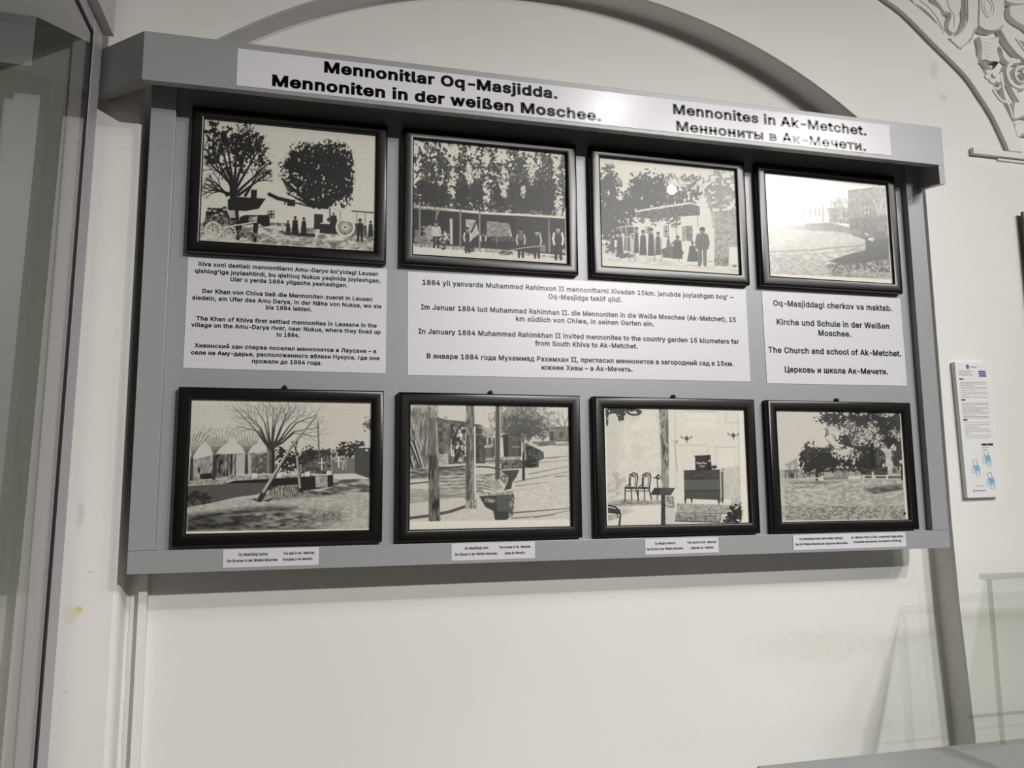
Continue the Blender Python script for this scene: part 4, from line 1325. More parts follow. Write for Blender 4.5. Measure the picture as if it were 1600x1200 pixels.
raised([(1.6598, 2.442), (1.6973, 2.4702), (1.6887, 2.4497), (1.7032, 2.442), (1.7121, 2.422), (1.701, 2.3995), (1.6794, 2.4216)], 0.0095, 'leaf', relief)
for a in range(6):
    t = a * math.pi / 3 + 0.3
    cx, cz = 1.7435 + 0.015 * math.cos(t), 2.3885 + 0.012 * math.sin(t)
    raised([(cx + 0.0115 * math.cos(t + q), cz + 0.0085 * math.sin(t + q)) for q in (0, 1.05, 2.1, 3.14, 4.2, 5.25)], 0.0127 + 0.0004 * a, 'petal', relief, 0.003)
raised([(1.7435 + 0.007 * math.cos(q), 2.3885 + 0.006 * math.sin(q)) for q in (0, 1.05, 2.1, 3.14, 4.2, 5.25)], 0.0175, 'flower_eye', relief, 0.002)
raised([(1.5424, 2.5555), (1.5854, 2.5621), (1.5843, 2.5504), (1.6128, 2.5353), (1.6218, 2.5174), (1.6265, 2.5104), (1.62, 2.4748), (1.6122, 2.4833), (1.5872, 2.5123), (1.5612, 2.5296), (1.5429, 2.5364)], 0.012, 'leaf', relief)
ribbon([(1.560, 2.548), (1.590, 2.528), (1.608, 2.505), (1.617, 2.486)], 0.003, 0.0135, 'leaf_vein', relief, inset=0.0008)
raised([(1.6005, 2.5644), (1.6707, 2.5752), (1.6738, 2.5405), (1.6581, 2.513), (1.6631, 2.4982), (1.6461, 2.4785), (1.6299, 2.4897), (1.6419, 2.5242), (1.6249, 2.5275), (1.6134, 2.5412)], 0.012, 'leaf', relief)
ribbon([(1.635, 2.562), (1.640, 2.540), (1.652, 2.520), (1.647, 2.492)], 0.003, 0.0135, 'leaf_vein', relief, inset=0.0008)
raised([(1.8103, 2.5707), (1.829, 2.5755), (1.8756, 2.5825), (1.868, 2.5175), (1.846, 2.5243), (1.8328, 2.5284), (1.8198, 2.5344), (1.8076, 2.5465)], 0.012, 'leaf', relief)
ribbon([(1.7989, 2.583), (1.811, 2.5798), (1.8292, 2.580), (1.8526, 2.5847), (1.8765, 2.5927)], 0.010, 0.014, 'strap', relief)
raised([(1.7742, 2.4671), (1.7816, 2.4525), (1.7964, 2.4447), (1.812, 2.4438), (1.8275, 2.441), (1.7987, 2.4255), (1.7778, 2.4384)], 0.0118, 'leaf', relief)
ribbon([(1.824, 2.4375 - 0.002), (1.799, 2.428), (1.7855, 2.405), (1.792, 2.380), (1.813, 2.371), (1.836, 2.378)], 0.0125, 0.0136, 'scroll', relief)
ribbon([(1.842, 2.425), (1.818, 2.419), (1.807, 2.401), (1.815, 2.386), (1.833, 2.388), (1.838, 2.402), (1.828, 2.409)], 0.011, 0.013, 'scroll', relief, 0.006)
ribbon([(1.8000, 2.500), (1.824, 2.492), (1.845, 2.488), (1.87, 2.487)], 0.010, 0.012, 'scroll', relief)
ribbon([(1.815, 2.490), (1.838, 2.462), (1.868, 2.434)], 0.009, 0.016, 'scroll', relief)
ribbon([(1.7695, 2.4024), (1.7708, 2.3736), (1.7759, 2.3397), (1.7835, 2.320), (1.7897, 2.2935)], 0.012, 0.0117, 'stem', relief, 0.008)
ribbon([(1.7405, 2.3584), (1.7538, 2.339), (1.7683, 2.3302), (1.7834, 2.3367)], 0.010, 0.0134, 'stem', relief)
ribbon([(1.7944, 2.3862), (1.8013, 2.3677), (1.8163, 2.3425), (1.8319, 2.3212)], 0.016, 0.0105, 'stem', relief)
ribbon([(1.736, 2.368), (1.757, 2.362), (1.768, 2.372)], 0.008, 0.0099, 'stem', relief)
raised([(1.7951, 2.3323), (1.8089, 2.3359), (1.8567, 2.3414), (1.8524, 2.3042), (1.8206, 2.3007), (1.8018, 2.2929), (1.7886, 2.2933)], 0.0130, 'leaf', relief)
raised([(1.7918, 2.2823), (1.8057, 2.2876), (1.8515, 2.2964), (1.8472, 2.2596), (1.8157, 2.2582), (1.7989, 2.2469), (1.7917, 2.2613)], 0.012, 'leaf', relief)

# ------------------------------------------------------------------ the display board
PANEL_Y, FACE_Y, FASCIA_Y = -0.025, -0.040, -0.100
board = tag(empty('display_board', (0.0, 0.0, 1.35)), 'wide grey exhibition board with a boxed canopy, holding eight framed photographs in the niche', 'display board')


def part(m, name, mat, parent, bevel=0.0, **k):
    """mesh given in room coordinates, shifted to its parent's origin"""
    o3 = Vector(parent.location)
    m.v = [(x - o3.x, y - o3.y, z - o3.z) for x, y, z in m.v]
    return m.build(name, mat, parent, bevel, **k)


G = M['grey']
part(Mesh().box(0.020, 1.484, PANEL_Y, PANEL_Y + 0.016, 1.370, 2.196), 'back_panel', G, board)
part(Mesh().box(0.0, 0.038, FACE_Y, -0.0005, 1.3853, 2.190), 'side_post', G, board, 0.0008)
part(Mesh().box(1.4645, 1.503, FACE_Y, -0.0005, 1.3853, 2.190), 'side_post', G, board, 0.0008)
part(Mesh().box(0.0, 1.503, FACE_Y, -0.0005, 1.350, 1.3848), 'bottom_rail', G, board, 0.0008)
part(Mesh().box(-0.0038, 1.506, FASCIA_Y, FASCIA_Y + 0.015, 2.1190, 2.2007), 'fascia', G, board, 0.0007)
c45 = Mesh()
c45.prism([(-0.0042, -0.0995), (-0.0890, -0.0200), (-0.0787, -0.0090), (0.0115, -0.0855), (-0.0035, -0.0855)], 'z', 2.1190, 2.2007)
part(c45, 'end_panel', M['grey_shaded'], board, 0.0007)
part(Mesh().prism([(-0.0848, 2.2006), (-0.0848, 2.1195), (-0.0996, 2.0797), (-0.0351, 2.0905), (-0.001, 2.094), (-0.001, 2.2006)][0:1] + [(-0.0996, 2.2006), (-0.0996, 2.0797), (-0.0351, 2.0905), (-0.001, 2.094)] + [(-0.001, 2.2006)], 'x', 1.4925, 1.5062), 'end_panel', G, board)
part(Mesh().prism([(-0.003, -0.0845), (1.4920, -0.0845), (1.4920, -0.001), (-0.066, -0.001), (-0.073, -0.0135)], 'z', 2.188, 2.2002), 'canopy_top', M['grey_shaded'], board)
part(Mesh().box(0.0035, 0.0160, 0.0390, ND + 0.0005, NZ0 + 0.004, 1.500), 'support_leg', M['plaster_plain'], board, 0.001)
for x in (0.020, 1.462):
    part(Mesh().box(x, x + 0.028, 0.0005, ND - 0.0005, 1.42, 2.12), 'mounting_batten', M['grey_shaded'], board)


# ------------------------------------------------------------------ framed photographs
FW, FH, OW, OH, LIP = 0.3235, 0.2510, 0.2835, 0.2110, 0.020


def moulding(name, parent, w, h):
    """mitred frame: a rounded profile swept round the rectangle; (inset from outer edge, height off the board)"""
    prof = [(0.0, 0.0), (0.0, 0.0125), (0.0008, 0.0145), (0.0024, 0.0156), (0.0050, 0.01605), (0.0080, 0.01625), (0.0110, 0.01625), (0.0140, 0.01605), (0.0168, 0.0156), (0.0188, 0.0147), (0.0200, 0.0132), (0.0200, 0.0100), (0.0200, 0.0)]
    m = Mesh()
    corners = [(-1, -1), (1, -1), (1, 1), (-1, 1)]
    k = len(prof)
    v = []
    for sx, sz in corners:
        for i, hh in prof:
            v.append((sx * (w / 2 - i), -hh, sz * (h / 2 - i)))
    f = []
    for c in range(4):
        d = (c + 1) % 4
        for i in range(k):
            j = (i + 1) % k
            f.append((c * k + i, d * k + i, d * k + j, c * k + j))
    m.add(v, f)
    o = m.build(name, M['black'], parent, smooth=True)
    o.data.set_sharp_from_angle(angle=math.radians(28))
    return o


def photo_mesh(tones):
    me = bpy.data.meshes.new('photograph')
    xs = np.linspace(-OW / 2 - 0.001, OW / 2 + 0.001, PW)
    zs = np.linspace(OH / 2 + 0.001, -OH / 2 - 0.001, PH)
    XX, ZZ = np.meshgrid(xs, zs)
    co = np.zeros((PH * PW, 3), np.float32)
    co[:, 0], co[:, 2] = XX.ravel(), ZZ.ravel()
    idx = np.arange(PH * PW).reshape(PH, PW)
    q = np.stack([idx[1:, :-1], idx[1:, 1:], idx[:-1, 1:], idx[:-1, :-1]], -1).reshape(-1, 4)
    nf = len(q)
    me.vertices.add(len(co))
    me.vertices.foreach_set('co', co.ravel())
    me.loops.add(nf * 4)
    me.loops.foreach_set('vertex_index', q.ravel().astype(np.int32))
    me.polygons.add(nf)
    me.polygons.foreach_set('loop_start', np.arange(0, nf * 4, 4, dtype=np.int32))
    me.update(calc_edges=True)
    at = me.color_attributes.new('tone', 'FLOAT_COLOR', 'POINT')
    t = tones.ravel()
    rgb = np.stack([t, t * 0.985, t * 0.935], -1)
    l = np.where(rgb <= 0.04045, rgb / 12.92, ((rgb + 0.055) / 1.055) ** 2.4)
    at.data.foreach_set('color', np.c_[l, np.ones(len(t))].astype(np.float32).ravel())
    me.materials.append(M['print'])
    return me


PICS = [
    (0.2250, 1.9875, print_wagon, 'glass', False, 'black framed photograph with two dark bushy trees, a horse cart and a white-spoked wheel'),
    (0.5747, 1.9872, print_poplars, 'glass', False, 'black framed photograph with a wall of tall dark poplars above a low house'),
    (0.9253, 1.9875, print_gathering, 'glass_bulb', False, 'black framed photograph of a crowd outside a white house, lamp disc mirrored in the glass'),
    (1.2750, 1.9885, print_church, 'glass_satin', False, 'black framed photograph almost lost in glare, pale yard with a dark building at right'),
    (0.2236, 1.5146, print_well, 'glass', True, 'black framed photograph with a bare tree and a long slanting well pole'),
    (0.5723, 1.5135, print_ditch, 'glass', True, 'black framed photograph of tree trunks beside a winding ditch in a yard'),
    (0.9220, 1.5130, print_interior, 'glass', True, 'black framed photograph of a white room with bentwood chairs, a lectern and a chest'),
    (1.2723, 1.5127, print_village, 'glass', True, 'black framed photograph of an open meadow under large overhanging leafy branches'),
]
proto = None
for cx, cz, draw, glass, hook, label in PICS:
    fr = empty('picture_frame', (cx, PANEL_Y - 0.0005, cz))
    tag(fr, label, 'framed photograph', 'framed old photographs on the grey board')
    if proto is None:
        proto = moulding('moulding', fr, FW, FH)
    else:
        c = proto.copy()
        COL.objects.link(c)
        c.parent = fr
    ph = bpy.data.objects.new('photograph', photo_mesh(draw()))
    COL.objects.link(ph)
    ph.parent = fr
    ph.location = (0, -0.0098, 0)
    Mesh().box(-OW / 2, OW / 2, -0.0118, -0.0104, -OH / 2, OH / 2).build('glass', M[glass], fr)
    if hook:
        hk = Mesh()
        hk.cyl((0.0, FH / 2 + 0.0035), 0.0042, 'y', 0.0, -0.006, 14, 0.0036)
        hk.cyl((0.0, FH / 2 + 0.0035), 0.0016, 'y', -0.006, -0.009, 10)
        hk.box(-0.0055, 0.0055, -0.003, 0.0, FH / 2 - 0.002, FH / 2 + 0.002)
        hk.build('hanging_hook', M['nail'], fr, 0.0004)


# ------------------------------------------------------------------ lettering
# letter outlines: character, advance, then closed outlines (units: cap height 153)
GLYPH_ROWS = (
    '#132|73 0 98 153 113 153 88 0|3 42 6 57 120 57 117 42|19 0 44 153 59 153 34 0|12 95 15 111 129 111 126 95',
    '%203|46 85 36 89 32 92 24 105 22 116 22 124 24 134 26 139 32 148 36 151 47 155 59 155 69 151 73 148 77 144 81 134 83 124 83 116 81 105 73 92 69 89 59 85|53 98 57 99 61 101 66 107 67 112 67 128 66 132 64 136 61 139 57 141 53 142 48 141 44 139 38 128 38 112 41 104 44 101 48 99|150 -3 139 -1 134 1 130 5 126 8 122 18 120 29 120 36 122 47 126 56 130 60 134 63 144 67 157 67 167 63 171 60 177 52 179 47 180 42 180 23 179 18 177 13 174 8 167 1 162 -1|150 10 155 11 159 13 163 20 165 29 165 36 163 45 159 52 150 54 142 52 139 49 137 45 136 41 136 24 137 20 139 16 142 13 146 11|40 0 145 153 162 153 57 0',
    "'62|23 95 21 153 41 153 39 95",
    '(82|27 73 28 85 30 97 39 132 44 143 48 153 53 162 71 162 61 140 57 128 48 94 45 62 48 34 50 25 56 5 61 -6 65 -17 71 -29 53 -29 45 -14 33 16 27 47',
    ')82|11 -29 17 -17 26 5 29 16 32 25 34 35 37 62 35 83 31 105 25 128 21 140 11 162 29 162 34 153 38 143 43 132 52 97 54 85 55 73 55 62 54 47 52 31 48 16 43 1 37 -14 29 -29',
    ',56|11 -36 20 21 41 21 25 -36',
    '-136|101 73 101 56 34 56 34 73',
    '.56|25 -1 22 0 15 9 15 16 19 22 25 26 32 26 41 19 42 16 41 6 35 0',
    '1136|23 0 23 16 117 16 117 0|83 153 83 0 64 0 64 134 63 134 26 107 26 128 60 153',
    '4136|12 32 12 48 74 153 93 153 33 50 33 49 124 49 124 32|84 0 84 95 103 95 103 0',
    '5136|66 -2 49 0 42 3 35 7 30 12 25 18 21 25 19 32 18 39 37 39 37 35 39 30 44 23 48 20 56 16 61 15 72 15 83 19 91 27 94 31 97 37 98 42 98 55 94 66 91 71 87 75 82 79 72 83 60 83 50 81 46 79 42 76 38 74 20 76 29 153 110 153 110 136 45 136 40 90 44 93 49 96 58 99 63 100 76 100 88 96 99 90 108 81 114 69 116 63 117 56 117 39 111 23 106 16 100 10 93 5 85 1 76 -1',
    '8136|68 -2 49 0 41 3 33 8 27 13 22 19 19 25 16 33 16 47 17 53 22 64 30 72 35 76 40 78 46 79 46 80 39 83 33 87 28 92 24 99 22 106 21 114 22 122 24 129 27 135 32 141 37 145 44 149 51 152 59 154 68 155 77 154 84 152 92 149 104 141 112 129 114 122 115 114 114 106 112 99 108 92 103 87 97 83 90 80 90 79 96 78 101 76 105 72 110 68 116 59 120 47 120 33 117 25 114 19 109 13 95 3 87 0|74 15 80 16 85 18 97 27 101 36 101 47 97 57 90 64 85 67 80 69 68 71 56 69 51 67 42 61 39 57 35 47 35 36 36 32 39 27 50 18 55 16 61 15|73 87 78 88 82 90 92 99 94 103 96 113 94 122 90 130 86 132 83 135 78 137 73 138 63 138 58 137 53 135 46 130 43 126 41 122 40 118 40 108 41 103 43 99 53 90 58 88 63 87',
    'A144|5 0 60 153 83 153 139 0 119 0 86 91 82 104 73 131 70 143 74 143 70 131 67 120 57 91 26 0|33 43 33 60 111 60 111 43',
    'B137|18 0 18 153 72 153 82 152 91 150 99 147 105 143 110 138 114 133 117 126 119 119 119 106 118 101 116 96 103 83 94 80 94 79 99 78 109 74 117 66 121 61 125 48 125 33 123 26 120 20 116 14 110 9 103 5 95 2 74 0|37 17 73 17 84 18 93 20 99 24 103 29 106 35 107 41 105 51 103 55 100 59 96 63 87 68 81 69 37 69|37 86 77 86 82 87 91 91 97 98 99 102 101 112 100 118 98 124 94 129 81 135 72 136 37 136',
    'C153|80 -2 68 -1 56 2 45 7 36 15 27 24 21 35 16 47 13 61 12 76 13 92 16 105 21 118 27 129 36 138 45 145 56 150 68 154 80 155 95 153 109 149 121 141 126 137 130 131 134 126 138 119 142 104 122 104 121 110 117 118 111 126 107 128 103 131 95 135 85 137 80 137 71 136 63 134 55 130 48 124 42 117 37 109 34 99 32 89 31 76 32 64 34 53 38 43 42 35 48 28 55 23 63 19 71 17 80 16 85 16 95 18 107 24 117 34 121 43 122 48 142 48 138 34 134 27 130 21 126 16 121 11 115 7 102 1 95 -1 88 -2',
    'D151|66 0 29 0 29 17 64 17 76 18 86 20 95 24 103 30 109 36 114 45 117 54 119 65 120 77 119 88 117 99 114 108 109 116 103 123 96 128 87 132 77 135 66 136 28 136 28 153 68 153 82 152 94 149 106 143 115 137 124 128 130 117 135 105 138 92 138 61 135 48 130 36 123 25 115 16 105 9 94 4 80 1|37 153 37 0 18 0 18 153',
    'G156|81 -2 68 -1 56 2 45 8 35 15 27 24 21 35 16 47 13 61 12 76 13 92 16 105 21 118 27 129 35 138 45 145 55 150 67 154 79 155 95 153 102 151 115 145 121 141 131 131 135 125 141 112 142 105 122 105 119 114 103 131 95 135 90 136 85 136 80 137 71 136 63 134 55 130 48 124 42 117 37 109 34 100 32 89 31 76 32 64 34 53 38 43 42 35 48 28 55 23 63 19 72 17 81 16 89 16 96 18 103 21 110 26 115 31 119 37 122 44 124 52 124 61 130 60 85 60 85 77 143 77 143 60 142 48 140 37 135 27 129 19 122 11 113 6 103 1 92 -1',
    'H155|18 0 18 153 37 153 37 87 118 87 118 153 137 153 137 0 118 0 118 70 37 70 37 0',
    'I90|9 0 9 17 35 17 35 136 9 136 9 153 81 153 81 136 55 136 55 17 81 17 81 0',
    'J119|56 -2 43 -1 32 3 23 10 16 19 11 30 10 44 10 52 29 52 29 44 30 35 32 28 36 22 42 18 48 16 56 15 63 16 69 18 74 22 78 28 81 35 82 44 82 153 101 153 101 44 99 30 95 19 88 10 79 3 68 -1',
    'K140|31 44 31 65 35 69 38 74 42 78 45 83 49 87 52 91 64 103 109 153 134 153 69 83 68 83|18 0 18 153 37 153 37 0|112 0 56 78 68 93 135 0',
    'L118|18 0 18 153 37 153 37 17 108 17 108 0',
    'M188|18 0 18 153 45 153 83 56 90 37 93 25 96 15 92 15 95 25 106 56 143 153 170 153 170 0 151 0 151 98 152 111 152 137 154 137 149 123 145 109 140 97 137 87 103 0 86 0 51 87 48 96 43 108 39 122 34 137 36 137 36 99 37 87 37 0',
    'N157|18 0 18 153 41 153 103 55 111 41 114 37 116 32 122 22 124 16 121 16 121 22 120 27 120 153 139 153 139 0 116 0 61 87 53 99 51 104 48 109 44 114 32 136 36 136 37 115 37 0',
    'O160|80 -2 67 -1 56 2 45 7 36 15 28 24 21 35 16 47 13 61 12 76 13 92 16 105 21 118 28 129 36 138 45 145 56 150 67 154 80 155 93 154 104 150 115 145 125 138 133 129 139 118 144 105 147 92 148 76 147 61 144 47 139 35 133 24 125 15 115 7 104 2 93 -1|80 16 89 17 97 19 105 23 112 28 118 35 122 43 126 53 128 64 129 76 128 89 126 100 118 118 112 124 105 130 97 134 89 136 80 137 71 136 63 134 55 130 48 124 42 118 34 100 32 89 31 76 32 64 34 53 38 43 42 35 48 28 55 23 63 19 71 17',
    'R135|18 0 18 153 71 153 82 152 92 150 100 147 107 142 113 136 117 130 120 123 122 114 123 106 122 97 120 89 117 81 113 75 107 70 100 65 91 62 82 60 71 59 29 59 29 77 77 77 84 78 89 80 94 83 100 90 102 95 104 106 102 117 97 126 94 129 89 132 84 134 70 136 37 136 37 0|106 0 69 69 91 69 128 0',
    'S134|67 -3 57 -2 47 0 38 3 31 7 24 12 19 18 15 25 11 41 31 41 32 35 37 26 45 20 55 16 61 15 74 15 80 16 86 18 95 24 99 28 102 32 104 42 102 50 100 54 97 57 73 67 55 72 43 76 34 81 26 87 20 94 17 102 16 112 16 120 19 128 22 134 28 140 34 145 41 149 50 152 58 154 68 155 78 154 87 152 95 149 102 145 108 140 113 135 117 128 119 121 120 113 101 113 99 120 96 126 91 131 84 135 76 137 67 138 55 136 46 132 42 129 36 122 35 117 35 108 39 100 43 97 47 95 51 92 79 84 84 82 89 81 98 77 112 68 121 54 122 48 122 34 120 26 116 19 111 13 105 8 97 3 88 0 78 -2',
    'T135|10 136 10 153 125 153 125 136 77 136 77 0 58 0 58 136',
    'U155|66 -2 56 1 46 5 38 10 31 16 25 24 21 33 19 42 18 52 18 153 37 153 37 53 39 40 42 34 46 29 51 24 56 20 70 16 78 15 86 16 99 20 105 24 113 34 116 40 118 53 118 153 137 153 137 52 136 42 134 33 130 24 124 16 117 10 109 5 100 1 89 -2',
    'W206|47 0 5 153 25 153 49 59 51 49 53 44 59 12 57 12 63 44 92 153 114 153 138 59 140 54 142 44 146 28 149 12 146 12 148 17 153 44 157 59 181 153 201 153 159 0 137 0 110 97 109 103 105 117 104 125 102 133 101 142 105 142 103 134 102 126 100 118 99 111 95 97 69 0',
    'X142|5 0 65 85 65 71 9 153 31 153 53 120 59 112 73 88 70 88 76 99 82 108 112 153 134 153 78 72 78 86 137 0 115 0 88 39 69 69 73 69 54 39 27 0',
    'a117|48 -3 34 -1 28 1 18 9 14 13 11 19 9 32 11 44 13 48 23 58 32 62 53 66 70 68 80 70 80 89 72 97 64 99 54 99 45 97 30 82 12 87 15 94 19 99 24 104 40 113 52 115 67 115 72 114 81 111 90 105 94 101 97 96 101 83 101 0 83 0 83 16 76 7 72 5 69 2 65 0|58 14 63 15 73 21 79 28 81 32 83 41 83 57 69 53 60 51 53 50 48 50 40 48 31 42 28 36 33 19 47 14',
    'b127|62 -2 57 -1 52 1 48 4 44 6 34 18 34 0 16 0 16 153 34 153 34 96 51 112 56 114 62 115 78 115 86 112 94 108 101 103 106 96 111 88 114 78 116 68 117 57 116 45 114 35 111 25 106 17 101 10 94 5 86 1 78 -2|66 14 73 15 79 17 84 20 88 24 92 29 95 35 97 42 98 49 98 65 97 72 95 78 92 84 88 89 84 93 79 96 73 98 66 99 53 97 48 94 44 90 40 85 37 79 35 72 34 65 34 49 35 41 38 35 40 29 48 19 54 16',
    'c119|52 -2 43 1 35 5 28 10 22 17 17 26 13 35 11 45 10 56 11 68 13 78 17 87 22 96 28 102 35 108 43 112 52 115 68 115 78 113 92 107 102 97 107 88 108 83 91 79 66 99 62 99 55 98 49 96 44 93 39 89 35 84 33 77 30 71 29 64 29 49 30 42 33 35 35 29 39 24 44 20 49 17 55 15 62 14 66 14 69 15 73 15 79 18 86 24 87 27 89 29 91 35 109 31 105 21 96 9 92 6 78 0 68 -2',
    'd127|49 -2 41 1 33 5 27 10 21 17 16 25 13 35 11 45 10 57 11 68 13 78 16 88 21 96 27 103 34 108 41 112 50 115 65 115 71 114 76 112 93 96 93 153 112 153 112 0 94 0 94 18 92 18 76 1 71 -1 65 -2|61 14 74 16 79 19 87 29 90 35 92 41 94 57 92 72 90 79 87 85 83 90 79 94 74 97 61 99 55 98 49 96 43 93 39 89 35 84 33 78 30 72 29 65 29 49 35 29 39 24 44 20 49 17 55 15',
    'e121|53 -2 44 1 35 5 28 10 22 17 17 25 13 35 11 45 10 56 11 67 13 78 17 87 21 95 27 102 35 108 43 112 52 114 62 115 68 115 74 114 85 110 91 106 96 102 100 97 104 91 107 85 111 68 111 51 22 51 22 66 101 66 93 61 93 68 89 81 87 86 79 94 74 97 62 99 49 97 44 94 39 90 33 81 29 69 29 45 33 32 36 26 40 22 45 18 57 14 68 14 80 17 92 32 109 27 104 16 101 12 91 4 85 1 78 -1 71 -2',
    'f76|68 114 68 98 2 98 2 114|24 0 24 129 26 141 32 150 41 156 46 157 51 159 64 159 73 156 68 141 53 142 46 138 44 135 43 131 43 0',
    'g128|54 -45 47 -44 40 -42 25 -33 21 -29 15 -21 30 -12 36 -20 42 -25 51 -28 56 -29 62 -29 71 -28 78 -26 85 -23 90 -17 92 -10 93 -2 93 20 86 12 80 7 71 3 58 1 50 2 41 4 34 8 27 13 21 19 17 27 13 36 11 46 10 57 11 69 13 79 16 88 21 96 27 103 34 108 41 112 50 115 65 115 71 114 76 112 80 109 84 107 92 96 94 96 94 114 112 114 112 -3 111 -12 109 -20 105 -27 100 -33 94 -37 87 -41 71 -45|68 18 74 20 83 26 87 31 90 36 92 43 94 58 92 73 90 79 84 90 79 94 74 97 61 99 49 97 39 89 35 84 33 79 29 65 29 50 33 37 36 31 39 27 44 23 49 20 55 18',
    'h123|34 68 34 0 16 0 16 153 34 153 34 86 31 86 35 96 40 103 46 109 52 112 60 115 76 115 89 111 94 107 99 102 105 89 107 81 107 0 89 0 89 71 88 79 86 86 82 91 77 95 70 98 63 99 53 97 48 95 38 85 36 80',
    'i50|16 0 16 114 34 114 34 0|16 136 12 145 16 154 34 154 38 145 34 136',
    'j50|16 114 34 114 34 -16 33 -22 30 -27 28 -32 24 -36 19 -39 14 -41 1 -43 -3 -43 -3 -26 5 -26 12 -22 14 -18 16 -9|16 136 12 145 16 154 34 154 38 145 34 136',
    'k114|33 41 33 64 36 64 85 114 108 114 55 60 53 60|16 0 16 153 34 153 34 0|88 0 44 56 57 69 112 0',
    'l57|34 0 27 2 22 6 19 11 16 18 16 153 34 153 34 25 40 16 51 16 54 1 48 0',
    'm183|16 0 16 114 34 114 34 89 32 89 34 94 40 104 52 113 61 116 66 116 74 115 80 112 86 108 91 103 94 96 96 88 94 88 95 94 101 103 105 107 109 110 119 114 131 116 143 114 149 112 159 104 162 99 165 92 167 85 167 0 149 0 149 76 148 84 146 89 142 94 137 97 131 99 121 99 116 98 106 91 102 83 101 79 101 0 82 0 82 84 76 93 71 97 60 99 55 99 51 98 40 91 36 82 34 71 34 0',
    'n123|34 68 34 0 16 0 16 114 33 114 34 86 31 86 35 96 40 103 46 109 52 112 60 115 76 115 88 111 94 107 98 102 102 96 105 89 107 81 107 0 89 0 89 71 88 79 86 86 82 91 77 95 70 98 63 99 53 97 48 95 38 85 36 80',
    'o125|52 -2 43 1 35 5 28 10 22 17 17 26 13 35 11 45 10 56 11 68 13 78 17 87 22 96 28 102 35 108 43 112 52 115 72 115 81 112 90 108 97 102 103 96 108 87 114 68 114 45 108 26 103 17 97 10 90 5 81 1 72 -2|62 14 69 15 76 17 81 20 86 24 92 35 94 42 96 56 94 71 92 77 86 89 81 93 76 96 69 98 62 99 55 98 49 96 44 93 39 89 35 84 33 77 30 71 29 64 29 49 30 42 33 35 35 29 39 24 44 20 49 17 55 15',
    'p127|16 -43 16 114 34 114 34 96 51 112 56 114 62 115 78 115 86 112 94 108 101 103 106 96 111 88 114 78 116 68 117 57 116 45 114 35 111 25 106 17 101 10 94 5 86 1 78 -2 62 -2 57 -1 52 1 48 4 44 6 34 18 34 -43|66 14 73 15 79 17 84 20 88 24 92 29 95 35 97 42 98 49 98 65 97 72 95 78 92 84 88 89 84 93 79 96 73 98 66 99 53 97 48 94 44 90 40 85 37 79 35 72 34 65 34 49 35 41 38 35 40 29 48 19 54 16',
    'q127|112 -43 93 -43 93 18 76 1 71 -1 65 -2 49 -2 41 1 33 5 27 10 21 17 16 25 13 35 11 45 10 57 11 68 13 78 16 88 21 96 27 103 34 108 41 112 50 115 65 115 71 114 76 112 92 96 94 96 94 114 112 114|61 14 74 16 79 19 87 29 90 35 92 41 94 57 92 72 90 79 87 85 83 90 79 94 74 97 61 99 55 98 49 96 43 93 39 89 35 84 33 78 30 72 29 65 29 49 35 29 39 24 44 20 49 17 55 15',
    'r78|16 0 16 114 33 114 33 96 35 96 37 102 41 106 46 110 51 113 57 115 73 115 73 97 69 97 52 96 44 92 40 89 36 81 34 71 34 0',
    's109|47 -2 40 -1 34 1 23 7 19 11 15 16 12 22 11 28 28 32 30 26 33 22 37 18 48 14 62 14 68 16 77 22 80 26 80 35 79 38 64 47 45 51 35 54 28 58 22 62 17 68 15 75 14 82 16 94 24 104 29 108 35 111 48 115 64 115 70 114 76 112 86 106 90 102 93 97 97 87 80 83 79 87 73 95 68 98 56 100 44 98 39 95 33 88 33 79 37 73 52 67 69 63 78 60 86 56 92 51 96 46 99 39 99 26 97 20 94 14 89 9 84 5 71 -1 63 -2',
    't68|61 114 61 98 2 98 2 114|19 141 38 141 38 25 39 21 43 16 47 15 56 15 61 16 64 1 41 0 34 2 28 6 23 12 20 19 19 28',
    'u123|55 -2 47 -1 34 3 29 7 24 12 18 25 16 33 16 114 34 114 34 43 35 35 37 28 41 22 46 18 53 16 60 15 65 15 79 21 85 29 87 34 89 46 89 114 107 114 107 0 89 0 89 28 92 28 88 18 83 11 77 5 70 1 63 -1',
    'v117|49 0 5 114 25 114 50 47 62 6 55 6 67 47 91 114 111 114 68 0',
    'w170|41 0 7 114 26 114 50 23 53 12 49 12 52 22 54 32 76 114 95 114 108 64 114 41 117 32 121 12 117 12 120 22 144 114 163 114 129 0 111 0 96 52 91 67 89 78 87 84 83 101 87 101 79 67 77 62 76 57 74 52 60 0',
    'x114|6 0 51 65 51 51 9 114 30 114 44 92 57 71 59 66 62 62 53 62 56 66 58 71 61 76 63 81 70 92 84 114 105 114 63 51 63 64 107 0 86 0 69 26 57 45 55 50 52 54 61 54 48 31 44 26 27 0',
    'y117|14 -42 18 -26 45 -11 49 0 5 114 25 114 50 47 62 6 55 6 67 47 92 114 111 114 61 -17 59 -23 50 -36 46 -39 42 -41 27 -44',
    'z114|12 0 12 14 76 96 76 97 14 97 14 114 100 114 100 99 38 18 38 17 102 17 102 0',
    'ß132|37 0 18 0 18 109 19 123 23 134 30 143 38 150 48 153 59 155 72 153 78 151 84 148 89 144 93 139 97 133 99 126 100 118 99 113 99 109 86 78 89 72 115 50 121 36 121 30 119 18 116 13 112 8 102 2 89 -2 74 -2 62 0 49 6 56 22 65 17 74 15 86 15 92 17 96 19 100 23 102 27 103 31 101 39 70 68 68 72 67 77 67 86 69 92 71 94 72 97 78 103 81 109 82 116 81 123 79 128 75 132 70 135 65 137 59 138 52 137 47 135 42 131 39 125 37 118',
